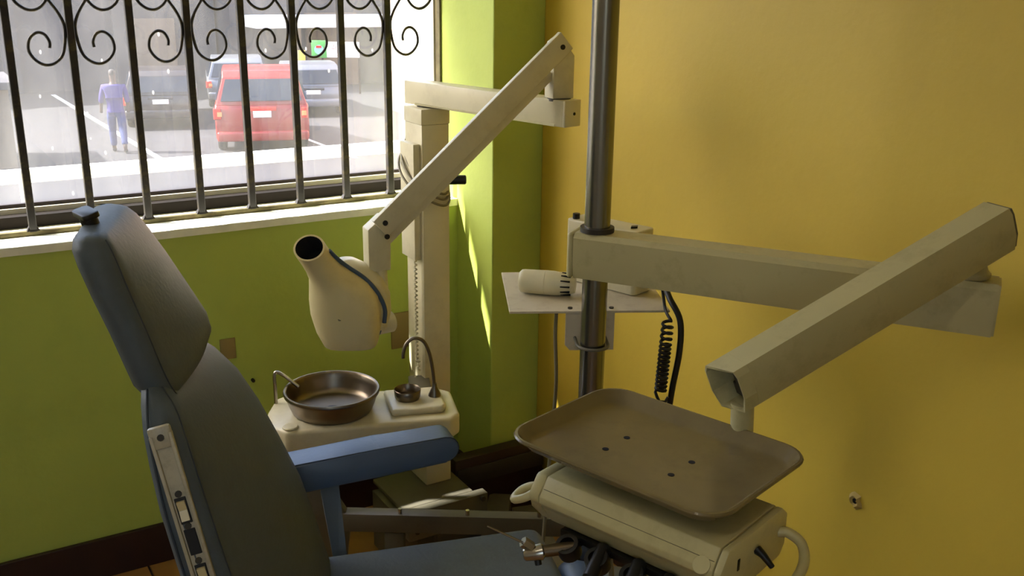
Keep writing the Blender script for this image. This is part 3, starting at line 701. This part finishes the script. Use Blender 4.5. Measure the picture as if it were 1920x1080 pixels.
# toggle and slot on the near end
part_box('slot', (.1785, -.070, .795), (.1812, -.063, .815), 'black_plastic', ecp, HM, bev=.001)
tp = HM @ Vector((.181, -.010, .806)); part_tube('toggle_lever', [tp, tp + HM.to_3x3() @ Vector((.012, -.002, -.004)), tp + HM.to_3x3() @ Vector((.026, .004, -.022))], [.008, .006, .0045], 'black_plastic', ecp)
def hp_(x, y, z): return HM @ Vector((x, y, z))
part_tube('handle', smooth_path([hp_(.176, .070, .800), hp_(.192, .078, .800), hp_(.218, .074, .790), hp_(.236, .040, .772), hp_(.236, -.03, .752), hp_(.222, -.075, .746), hp_(.194, -.088, .752), hp_(.176, -.088, .762)], 6), .0085, 'head_box', hd_, n=12)
part_tube('handle', smooth_path([hp_(-.190, -.085, .810), hp_(-.208, -.090, .806), hp_(-.222, -.098, .798), hp_(-.226, -.112, .790), hp_(-.218, -.124, .790), hp_(-.200, -.118, .798), hp_(-.190, -.104, .806)], 6), .0075, 'head_box', hd_, n=12)
part_box('tray_bracket', (-.06, .060, .842), (.055, .120, .862), 'arm_enamel', hd_, HM, bev=.006)
part_box('spigot_block', (-.05, .093, .80), (.04, .235, .861), 'arm_enamel', hd_, HM, bev=.008)
for x, y in ((-.05, -.03), (.07, -.03), (-.05, .03), (.07, .03)):
    part_cyl('tray_stud', hp_(x, y, .841), hp_(x, y, .8695), .006, 'dark_metal', hd_, n=12)
# tool holders below the front edge, with the syringe and handpieces hanging in them
part_box('holder_rail', (-.14, -.095, .738), (.15, -.080, .751), 'black_plastic', hd_, HM, bev=.002)
for x in (-.105, -.045, .025, .085):
    bm = nb(); M_ = HM @ Matrix.Translation((x, -.116, .738))
    ringp = [(.019 * math.cos(2 * PI * k / 20), .019 * math.sin(2 * PI * k / 20)) for k in range(20)]
    add_lathe(bm, [(.013, -.014), (.020, -.014), (.021, .0), (.020, .012), (.013, .012), (.013, -.014)], M_ @ Matrix.Rotation(.5, 4, 'X'), 24)
    add_box(bm, (-.008, .015, -.006), (.008, .030, .012), M_, .001)
    emit('tool_holder', bm, 'black_plastic', hd_, smooth=50)
sy = thing('air_water_syringe', 'chrome syringe with a long thin tip at the left end of the holders', 'syringe', hp_(-.105, -.16, .70))
s_b = hp_(-.105, -.116, .738); hx = HM.to_3x3()
s_f = s_b + Vector((-.062, .024, -.004))
part_cyl('grip', s_b + Vector((.012, -.006, .002)), s_b + Vector((-.042, .016, -.002)), .0105, 'bowl_steel', sy, bev=.002)
part_cyl('syringe_head', s_b + Vector((-.040, .015, -.002)), s_f + Vector((-.010, .004, -.002)), .0145, 'steel', sy, r1=.011, bev=.003)
part_cyl('nozzle_nut', s_f + Vector((.004, 0, .010)), s_f + Vector((-.010, .006, .022)), .0095, 'steel', sy, n=6)
part_cyl('nozzle', s_f + Vector((-.006, .004, .018)), s_f + Vector((-.062, .034, .052)), .0022, 'steel', sy, r1=.0015, n=10)
part_cyl('trigger', s_f + Vector((.012, -.006, -.010)), s_f + Vector((.012, -.010, -.020)), .006, 'black_plastic', sy, n=12)
for i, (x, lab) in enumerate(((-.045, 'black handpiece hanging second from the syringe under the control box'), (.025, 'black handpiece with a chrome ring end under the middle of the control box'), (.085, 'black handpiece at the near end under the control box'))):
    b0 = hp_(x, -.116, .738)
    hpn = thing('handpiece', lab, 'handpiece', b0 + Vector((-.03, -.02, -.03)), 'handpieces under the control box')
    part_cyl('body', b0 + Vector((.022, .010, .016)), b0 + Vector((-.032, -.022, -.012)), .0125, 'black_plastic', hpn, bev=.003)
    if i == 1:
        bm = nb(); dirv = Vector((-.054, -.032, -.028)).normalized(); M_ = frame(b0 + Vector((-.032, -.022, -.012)), dirv, (0, 0, 1)) @ Matrix.Rotation(PI / 2, 4, 'Y')
        add_lathe(bm, [(.006, 0), (.012, 0), (.012, .005), (.006, .005), (.006, 0)], M_, 20); emit('chrome_ring', bm, 'steel', hpn, smooth=50)
    e0 = b0 + Vector((.022, .010, .016))
    part_tube('hose', smooth_path([e0, e0 + Vector((.02, .01, -.04)), e0 + Vector((.03, .01, -.12)), e0 + Vector((.05, .02, -.22))], 5), .005, 'cable_grey', hpn)
# brown tray
tr = thing('instrument_tray', 'brown plastic tray with raised rim and four holes on the instrument head', 'tray', (1.012, 1.192, .87))
TM = rotz((1.012, 1.192, .870), -73.5)
bm = nb()
def rl(w, d_, r, z): return [TM @ Vector((x, y, z)) for x, y in rrect(w, d_, r, 7)]
TL, TW = .432, .312
add_loft(bm, [rl(TL - .060, TW - .060, .035, .0), rl(TL - .044, TW - .044, .040, .003), rl(TL - .016, TW - .016, .050, .020), rl(TL - .010, TW - .010, .052, .023), rl(TL - .002, TW - .002, .055, .022), rl(TL, TW, .056, .0245), rl(TL - .004, TW - .004, .055, .0275), rl(TL - .012, TW - .012, .052, .0280), rl(TL - .018, TW - .018, .050, .025), rl(TL - .042, TW - .042, .042, .0085), rl(TL - .050, TW - .050, .040, .0055), rl(TL - .062, TW - .062, .035, .004)])
emit('tray', bm, 'tray_plastic', tr, smooth=24)
for x, y in ((-.075, -.040), (-.075, .022), (.060, -.040), (.060, .022)):
    bm = nb(); add_lathe(bm, [(0, 0), (.0058, 0), (.0058, .0009), (0, .0009)], TM @ Matrix.Translation((x, y, .0038)), 16); emit('hole', bm, 'hole_dark', tr)

KI = .88          # overall size of the instrument unit, its tools and its tray
for o in (hd_, sy, tr) + tuple(x for x in COL.objects if x.parent is None and x.name.startswith('handpiece')):
    l_ = Vector(o.location); o.location = (l_.x * KI, l_.y * KI, 1.65 - (1.65 - l_.z) * KI); o.scale = (KI,) * 3

# ------------------------------------------------------------------ shelf on the post and what lies on it
sh = thing('post_shelf', 'small pale metal shelf clamped behind the steel post', 'shelf', (1.15, 1.60, .95))
SA = Vector((.995, 1.651, 1.0)); SB = Vector((1.290, 1.500, 1.0)); ds = SB - SA
MS = frame(SA, ds, (-ds.y, ds.x, 0))
bm = nb(); add_prism(bm, [(0, 0), (ds.length, 0), (ds.length, .285), (0, .285)], -.005, 0, MS, .001); emit('shelf_plate', bm, 'shelf_plate', sh)
bp_ = MS.inverted() @ Vector((PXY.x, PXY.y, 1.0))
bm = nb(); add_prism(bm, [(bp_.x - .042, -.088), (bp_.x - .052, -.076), (bp_.x - .052, -.0055), (bp_.x + .050, -.0055), (bp_.x + .050, -.088)], -.004, 0, MS @ Matrix.Translation((0, .006, 0)) @ Matrix.Rotation(PI / 2, 4, 'X'), .0005); emit('clamp_plate', bm, 'shelf_plate', sh)
cu = MS @ Vector((bp_.x, bp_.y, -.062)); pts = []
for k in range(-3, 16):
    a = PI + PI * (k) / 12
    pts.append(cu + MS.to_3x3() @ Vector((math.cos(a) * (PR + .005), math.sin(a) * (PR + .005), 0)))
pts = [MS @ Vector((bp_.x - .0315, .008, -.060))] + [MS @ Vector((bp_.x + math.cos(PI + PI * k / 12) * .0315, bp_.y + math.sin(PI + PI * k / 12) * .0315, -.062)) for k in range(13)] + [MS @ Vector((bp_.x + .0315, .008, -.060))]
part_tube('u_bolt', pts, .0035, 'grey_enamel', sh)
for x in (bp_.x - .042, bp_.x + .044): part_cyl('screw', MS @ Vector((x, .016, 0)), MS @ Vector((x, .016, .003)), .005, 'dark_metal', sh, n=10)
dv = thing('curing_lamp', 'off-white plastic hand lamp with slotted end lying on the shelf', 'curing lamp', MS @ Vector((.10, .10, 0)))
q0 = Vector((1.080, 1.752, 1.0275)); dq = Vector((.088, -.080, -.001))
Mq = frame(q0, dq, (0, 0, 1)) @ Matrix.Rotation(PI / 2, 4, 'Y')
bm = nb(); add_lathe(bm, [(0, 0), (.019, 0), (.0245, .005), (.0255, .012), (.0265, .055), (.0268, .056), (.0262, .0575)], Mq, 32); emit('handle', bm, 'enamel', dv, smooth=50)
bm = nb(); add_lathe(bm, [(.0262, .0575), (.0268, .059), (.0265, .075), (.024, .095), (.0205, .115), (.017, .122), (0, .122)], Mq, 32); db = emit('rear_shell', bm, 'enamel', dv, smooth=50)
for k in range(12):
    a = 2 * PI * k / 12; Mv = Mq @ Matrix.Rotation(a, 4, 'Z')
    bm = nb(); add_box(bm, (.0195, -.0014, .092), (.0252, .0014, .112), Mv, 0); emit('vent_slot', bm, 'hole_dark', db)
pw = thing('lamp_power_unit', 'pale plastic box with dark rocker on the shelf behind the arm', 'control box', MS @ Vector((.23, .16, 0)))
PM = rotz((1.278, 1.606, 1.0), 17)
bm = nb(); add_prism(bm, [(0, .006), (.006, 0), (.062, 0), (.068, .006), (.068, .185), (.062, .191), (.006, .191), (0, .185)], .001, .142, PM, .006, 3); pb = emit('case', bm, 'enamel', pw, smooth=50)
bm = nb(); add_prism(bm, [(.020, .030), (.033, .022), (.046, .030), (.033, .038)], .141, .146, PM, .001); emit('rocker', bm, 'black_plastic', pb)
pp_ = PM @ Vector((.012, .172, .142)); part_cyl('dial', pp_, pp_ + Vector((0, 0, .012)), .008, 'black_plastic', pb, n=12)
# cables off the shelf
c0 = PM @ Vector((.03, .0, .050))
cab = thing('lamp_cables', 'black coiled cord and thick black cable drooping off the shelf', 'cable', (1.25, 1.47, .5))
cst = Vector((1.300, 1.592, 1.040))
part_tube('thick_cable', smooth_path([cst, cst + Vector((.010, -.035, .004)), (1.290, 1.500, 1.022), (1.292, 1.468, .985), (1.288, 1.460, .92), (1.275, 1.460, .84), (1.275, 1.47, .74), (1.30, 1.50, .6), (1.33, 1.54, .3), (1.36, 1.58, .008)], 6), .0065, 'cable_black', cab)
pts = smooth_path([cst + Vector((0, -.004, -.004)), cst + Vector((.006, -.040, -.004)), (1.282, 1.505, 1.002), (1.278, 1.480, .985)], 6)
zc, r_ = .985, .0105; n_ = 0
while zc > .835:
    a = n_ * 2 * PI / 10
    dens = .0125 if zc > .94 else .0088
    pts.append(Vector((1.268 - (0.985 - zc) * .10 + r_ * math.cos(a), 1.478 + r_ * math.sin(a) - (0.985 - zc) * .05, zc))); zc -= dens / 10; n_ += 1
pts += [Vector((1.244, 1.470, .828)), Vector((1.248, 1.466, .818)), Vector((1.260, 1.462, .816)), Vector((1.266, 1.460, .826))]
part_tube('coiled_cord', pts, .0033, 'cable_black', cab, n=6)
bm = nb(); g0 = MS @ Vector((.10, .03, -.006)); add_tube(bm, smooth_path([g0, g0 + Vector((0, .002, -.06)), g0 + Vector((.004, 0, -.16)), g0 + Vector((.006, .01, -.26)), g0 + Vector((.0, .02, -.45)), g0 + Vector((-.01, .02, -.70)), g0 + Vector((-.01, .02, -.985))], 6), .004, 8)
o = emit('mains_lead', bm, 'cable_grey', smooth=60); tag(o, 'thin grey lead hanging straight down from the shelf underside', 'cable')

# ------------------------------------------------------------------ fill lamp added under the ceiling to brighten the room (out of frame)
cl = thing('fill_lamp', 'added fluorescent fill light on the unseen ceiling above the camera', 'added fill lamp', (-.3, .2, CEIL))
part_box('housing', (-.95, .12, CEIL - .05), (.35, .28, CEIL - .001), 'frame_pale', cl, bev=.004)
for y in (.155, .245): part_cyl('tube', (-.92, y, CEIL - .072), (.32, y, CEIL - .072), .015, 'fill_glow', cl)

# ------------------------------------------------------------------ outdoors
G = -2.1
bm = nb(); add_box(bm, (-60, OUT + .02, G - .3), (80, 110, G)); struct(emit('ground_lot', bm, 'asphalt', loc=(0, 30, G)))
bm = nb(); add_box(bm, (WX0 - 4, OUT, G), (WX1 + 6, OUT + .02, 0)); struct(emit('wall_plinth', bm, 'cream_wall'))
bm = nb(); add_box(bm, (WX0 - 4, OUT - .02, 2.90), (WX1 + .6, 3.62, 3.05)); struct(emit('roof_eave', bm, 'cream_wall'))
bm = nb(); add_box(bm, (-8, OUT + .02, G), (12, 4.4, .55)); struct(emit('terrace', bm, 'concrete'))
rl_ = thing('terrace_rail', 'white painted rail running along the terrace outside the window', 'railing', (1.5, 4.2, .55))
part_box('top_rail', (-4, 4.18, .875), (7, 4.23, .925), 'rail_white', rl_, bev=.004)
for x in (-2.2, -.9, .33, 3.0, 4.5): part_box('post', (x, 4.185, .55), (x + .04, 4.225, .8745), 'rail_white', rl_, bev=.003)
def line(a, b, w=.12, nm='parking line', lab=''):
    bm = nb(); a = Vector((a[0], a[1], 0)); b = Vector((b[0], b[1], 0)); d_ = b - a
    add_box(bm, (0, -w / 2, .001), (d_.length, w / 2, .008), frame((a.x, a.y, G), d_, (-d_.y, d_.x, 0)))
    o = emit('parking_line', bm, 'paint_white'); tag(o, lab, 'parking line')
line((4.067, 35.1), (4.45, 21.6), .13, lab='long white parking line crossing behind the walking person')
line((8.05, 27.0), (8.15, 20.0), .10, lab='white parking line running along the right side of the red car')
line((5.2, 9.6), (7.0, 8.6), .10, lab='white parking line close to the terrace right of the red car')

def car(name, label, cat, pos, heading, wd, ln, ht, paint, flip=False):
    M = rotz((pos[0], pos[1], G), heading)       # local x across, local y = forward (away), origin rear middle
    t = thing(name, label, cat, (pos[0], pos[1], G), 'parked vehicles')
    low = [(0, .30), (-.02, .62), (.02, ht * .56), (.10, ht * .60), (ln - .9, ht * .58), (ln - .12, ht * .50), (ln, ht * .40), (ln - .02, .30)]
    def pris(prof, w0, w1, bev, nm, m, par):
        b = nb(); t_ = nb()
        a = [t_.verts.new((-(w0 if z < ht * .62 else w1) / 2, y, z)) for y, z in prof]; c = [t_.verts.new(((w0 if z < ht * .62 else w1) / 2, y, z)) for y, z in prof]
        t_.faces.new(a); t_.faces.new(list(reversed(c))); n = len(prof)
        for i in range(n): t_.faces.new((a[i], a[(i + 1) % n], c[(i + 1) % n], c[i]))
        if bev: bmesh.ops.bevel(t_, geom=list(t_.edges), offset=bev, segments=3, profile=.5, affect='EDGES', clamp_overlap=True)
        merge(b, t_, M); return emit(nm, b, m, par, smooth=50)
    pris(low, wd, wd, .06, 'body', paint, t)
    cab_ = [(.06, ht * .58), (.22, ht * .90), (.36, ht * .975), (.9, ht), (ln * .45, ht * .98), (ln * .66, ht * .60), (ln * .66, ht * .58)]
    cb_ = pris(cab_, wd * .97, wd * .80, .05, 'cabin', paint, t)
    g_ = [(.045, ht * .62), (.215, ht * .885), (.225, ht * .885), (.2, ht * .62)]
    b = nb(); v = [M @ Vector((sx * wd * k, y, z)) for sx, k, y, z in ((-1, .43, .055, ht * .63), (1, .43, .055, ht * .63), (1, .37, .185, ht * .88), (-1, .37, .185, ht * .88))]
    off = M.to_3x3() @ Vector((0, -.02, .008)); add_loft(b, [[p + off * 1.2 for p in v], [p - off for p in v]]); emit('rear_window', b, 'car_glass', t)
    for sx in (-1, 1):
        b = nb(); v = [M @ Vector((sx * wd * k, y, z)) for k, y, z in ((.487, .35, ht * .63), (.487, ln * .6, ht * .63), (.415, ln * .45, ht * .93), (.415, .5, ht * .93))]
        off = M.to_3x3() @ Vector((sx * .02, 0, .004)); add_loft(b, [[p + off for p in v], [p - off for p in v]]); emit('side_window', b, 'car_glass', t)
        b = nb(); add_box(b, (sx * wd * .47 - .09, -.035, ht * .42), (sx * wd * .47 + .07 - (.04 if sx > 0 else 0), .06, ht * .555), M, .02); tl = emit('tail_light', b, 'light_red', t)
        b = nb(); add_box(b, (sx * wd * .45 - .05, -.045, ht * .455), (sx * wd * .45 + .05, -.03, ht * .51), M, .004); emit('indicator', b, 'light_orange', tl)
        for y in (.75, ln - .85):
            b = nb(); p = M @ Vector((sx * (wd / 2 - .20), y, .33)); p2 = M @ Vector((sx * (wd / 2 - .01), y, .33)); add_cyl(b, p, p2, .33, n=20, bev=.03); emit('wheel', b, 'tyre', t, smooth=40)
    part_box('bumper', (-wd * .49, -.10, .28), (wd * .49, .08, .50), paint, t, M, bev=.05, seg=3)
    part_box('number_plate', (-.19, -.055, ht * .44), (.19, -.02, ht * .515), 'sign_white', t, M, bev=.005)
    part_box('plate_recess', (-.30, -.03, ht * .515), (.30, -.012, ht * .565), 'light_red' if paint == 'car_red' else 'car_glass', t, M, bev=.005)
    return t
car('red_car', 'red hatchback seen from behind, parked beyond the white rail', 'car', (6.60, 21.45), -16.7, 1.98, 4.2, 1.80, 'car_red')
car('dark_car', 'dark car parked to the left of the red car', 'car', (5.45, 26.0), -14, 1.75, 4.2, 1.45, 'car_dark')
car('silver_car', 'silver vehicle standing beyond the right side of the red car', 'car', (9.65, 26.6), -14, 1.8, 4.2, 1.42, 'car_silver')
car('silver_car', 'pale silver car parked behind the red car, partly hidden by it', 'car', (8.35, 29.2), -14, 1.75, 4.2, 1.45, 'car_silver')

# buildings round the lot
b1_ = thing('dark_building', 'long dark grey building wall closing the lot on the left', 'building', (2, 38, G))
part_box('wall', (-22, 36.0, G), (9.6, 44, 6.5), 'building_dark', b1_, bev=0)
for i, x in enumerate((-9, -5, -1.2, 2.8, 6.2)):
    part_box('pier', (x, 35.75, G), (x + .5, 35.99, 6.4), 'building_dark', b1_, bev=0)
for x0, x1, z0, z1 in ((6.8, 8.2, G, .2), (-3.6, -1.4, G, .3)):
    part_box('shutter', (x0, 35.88, z0), (x1, 35.99, z1), 'building_tan', b1_, bev=.01)
b2_ = thing('shop_building', 'shop front in shade beyond the cars with a green and white sign', 'building', (14, 40, G))
part_box('wall', (9.7, 34.5, G), (17.5, 42, 6), 'building_dark', b2_, bev=0)
part_box('canopy', (10.2, 33.2, -.05), (17.0, 34.49, .35), 'sign_white', b2_, bev=.02)
for x in (11.5, 14.8): part_box('pillar', (x, 33.3, G), (x + .25, 33.55, -.051), 'building_tan', b2_, bev=.01)
part_box('doorway', (12.3, 34.35, G), (14.2, 34.499, .4), 'building_tan', b2_, bev=.01)
sg = thing('shop_sign', 'long white sign with a green logo panel under the canopy', 'sign', (12.4, 31.9, G))
sM = rotz((11.70, 32.20, -.93), -30)
part_box('board', (0, 0, 0), (1.55, .06, .50), 'sign_white', sg, sM, bev=.01)
part_box('logo_panel', (-.02, -.02, -.02), (.48, .07, .54), 'sign_green', sg, sM, bev=.03)
bm = nb(); add_lathe(bm, [(0, 0), (.15, 0), (.15, .012), (0, .012)], sM @ Matrix.Translation((.23, -.021, .25)) @ Matrix.Rotation(PI / 2, 4, 'X'), 24); emit('logo_disc', bm, 'sign_blue', sg)
bm = nb(); add_box(bm, (.14, -.045, .30), (.32, -.034, .38), sM); emit('logo_band', bm, 'light_red', sg)
def text(s, size, x, z):
    cu_ = bpy.data.curves.new('lettering', 'FONT'); cu_.body = s; cu_.size = size; cu_.extrude = .004
    to = bpy.data.objects.new('lettering', cu_); COL.objects.link(to)
    dg = bpy.context.evaluated_depsgraph_get(); me = bpy.data.meshes.new_from_object(to.evaluated_get(dg)); bpy.data.objects.remove(to)
    b = nb(); b.from_mesh(me); bpy.data.meshes.remove(me)
    bmesh.ops.transform(b, matrix=sM @ Matrix.Translation((x, -.012, z)) @ Matrix.Rotation(PI / 2, 4, 'X'), verts=b.verts)
    emit('lettering', b, 'sign_text', sg)
text('2(4', .26, .62, .27); text('2', .2, .80, .05)
for x in (.3, 1.5): part_box('sign_leg', (x, .01, G + .93), (x + .06, .05, -.0001), 'frame_dark', sg, sM, bev=0)
yb = part_box('yellow_notice', (11.02, 31.6, -1.02), (11.25, 31.66, -.66), 'yellow_paint', None, bev=.01); tag(yb, 'small yellow notice on a post left of the shop sign', 'notice')
part_box('notice_post', (11.1, 31.661, G), (11.16, 31.7, -.67), 'frame_dark', yb, bev=0)
b3_ = thing('peach_building', 'sunlit peach coloured building at the right edge of the window', 'building', (16, 22, G))
part_box('wall', (12.2, 18.6, G), (22, 27, 5.5), 'building_peach', b3_, bev=0)
part_box('dado', (12.2, 18.55, G), (22, 18.599, -1.0), 'building_tan', b3_, bev=0)
part_box('cornice', (12.1, 18.4, 1.35), (22.1, 18.599, 1.65), 'sign_white', b3_, bev=.02)
b4_ = thing('brown_kiosk', 'low brown hut standing at the left edge of the window view', 'kiosk', (1.5, 23, G))
part_box('wall', (-1.4, 22.0, G), (1.75, 24.0, -.55), 'building_tan', b4_, bev=0)
part_box('roof', (-1.6, 21.8, -.549), (1.9, 24.2, -.40), 'building_dark', b4_, bev=.02)
part_box('door', (.3, 21.95, G), (1.15, 21.999, -.75), 'frame_dark', b4_, bev=.01)

# ------------------------------------------------------------------ person walking across the lot
def skin_mesh(name, joints, edges, m, parent, sub=2):
    me = bpy.data.meshes.new(name); org = ORG[parent.name]
    me.from_pydata([tuple(Vector(j[0])) for j in joints], edges, [])
    o = bpy.data.objects.new(name, me); COL.objects.link(o); o.parent = parent; ORG[o.name] = org
    md = o.modifiers.new('skin', 'SKIN'); md.use_smooth_shade = True
    for i, j in enumerate(joints):
        r = j[1] if isinstance(j[1], tuple) else (j[1], j[1]); me.skin_vertices[0].data[i].radius = r
        me.skin_vertices[0].data[i].use_root = (i == 0)
    sb = o.modifiers.new('sub', 'SUBSURF'); sb.levels = sub; sb.render_levels = sub
    dg = bpy.context.evaluated_depsgraph_get(); em = bpy.data.meshes.new_from_object(o.evaluated_get(dg))
    o.modifiers.clear(); o.data = em; bpy.data.meshes.remove(me); em.name = name
    em.materials.clear(); em.materials.append(MATS[m])
    for p in em.polygons: p.use_smooth = True
    return o
ps = thing('person', 'person in a purple-blue shirt and jeans walking across the lot', 'person', (3.869, 23.03, G))
ps.rotation_euler = (0, 0, math.radians(-12)); ps.scale = (1.03, 1.03, 1.03)
J = [((0, 0, .92), (.135, .10)), ((0, 0, 1.10), (.13, .095)), ((0, .01, 1.28), (.165, .105)), ((0, .01, 1.40), (.10, .08)), ((0, .015, 1.47), (.052, .055)), ((0, .03, 1.56), (.070, .085)), ((0, .035, 1.65), (.072, .088)), ((0, .03, 1.71), (.045, .055)),
     ((-.19, .01, 1.36), (.055, .055)), ((-.25, 0, 1.12), (.042, .042)), ((-.28, .06, .90), (.032, .032)), ((-.285, .08, .82), (.026, .038)),
     ((.19, .01, 1.36), (.055, .055)), ((.24, -.01, 1.12), (.042, .042)), ((.25, .03, .90), (.032, .032)), ((.25, .05, .82), (.026, .038)),
     ((-.095, 0, .84), (.09, .095)), ((-.10, .10, .48), (.062, .065)), ((-.10, .06, .10), (.040, .045)), ((-.10, .14, .045), (.042, .035)), ((-.10, .24, .035), (.035, .025)),
     ((.095, 0, .84), (.09, .095)), ((.11, -.06, .48), (.062, .065)), ((.13, -.26, .15), (.040, .045)), ((.13, -.24, .07), (.042, .035)), ((.13, -.14, .035), (.035, .025))]
Ed = [(0, 1), (1, 2), (2, 3), (3, 4), (4, 5), (5, 6), (6, 7), (2, 8), (8, 9), (9, 10), (10, 11), (2, 12), (12, 13), (13, 14), (14, 15), (0, 16), (16, 17), (17, 18), (18, 19), (19, 20), (0, 21), (21, 22), (22, 23), (23, 24), (24, 25)]
body = skin_mesh('body', J, Ed, 'skin_dark', ps)
sj = [((0, 0, 1.0), (.172, .132)), ((0, 0, .88), (.168, .132)), ((0, 0, 1.12), (.16, .12)), ((0, .01, 1.28), (.195, .13)), ((0, .01, 1.40), (.12, .095)), ((-.20, .01, 1.36), (.078, .075)), ((-.255, 0, 1.12), (.062, .06)), ((-.27, .03, 1.02), (.055, .055)), ((.20, .01, 1.36), (.078, .075)), ((.245, -.01, 1.12), (.062, .06)), ((.25, .01, 1.02), (.055, .055))]
skin_mesh('shirt', sj, [(0, 1), (0, 2), (2, 3), (3, 4), (3, 5), (5, 6), (6, 7), (3, 8), (8, 9), (9, 10)], 'shirt_blue', ps)
tj = [((0, 0, .93), (.155, .122)), ((0, 0, 1.0), (.150, .118)), ((-.095, 0, .84), (.112, .118)), ((-.10, .10, .48), (.082, .085)), ((-.10, .065, .11), (.066, .068)), ((.095, 0, .84), (.112, .118)), ((.11, -.06, .48), (.082, .085)), ((.13, -.25, .17), (.066, .068))]
skin_mesh('trousers', tj, [(0, 1), (0, 2), (2, 3), (3, 4), (0, 5), (5, 6), (6, 7)], 'jeans', ps)
skin_mesh('hair', [((0, .02, 1.58), (.078, .088)), ((0, .02, 1.66), (.082, .098)), ((0, .03, 1.73), (.055, .065))], [(0, 1), (1, 2)], 'hair', ps)
for s_, x, y, z in ((-1, -.10, .14, .045), (1, .13, -.20, .06)):
    skin_mesh('shoe', [((x, y - .08, z + .005), (.05, .045)), ((x, y + .02, z), (.052, .042)), ((x, y + .11, z - .008), (.045, .032))], [(0, 1), (1, 2)], 'shoe', ps, 1)
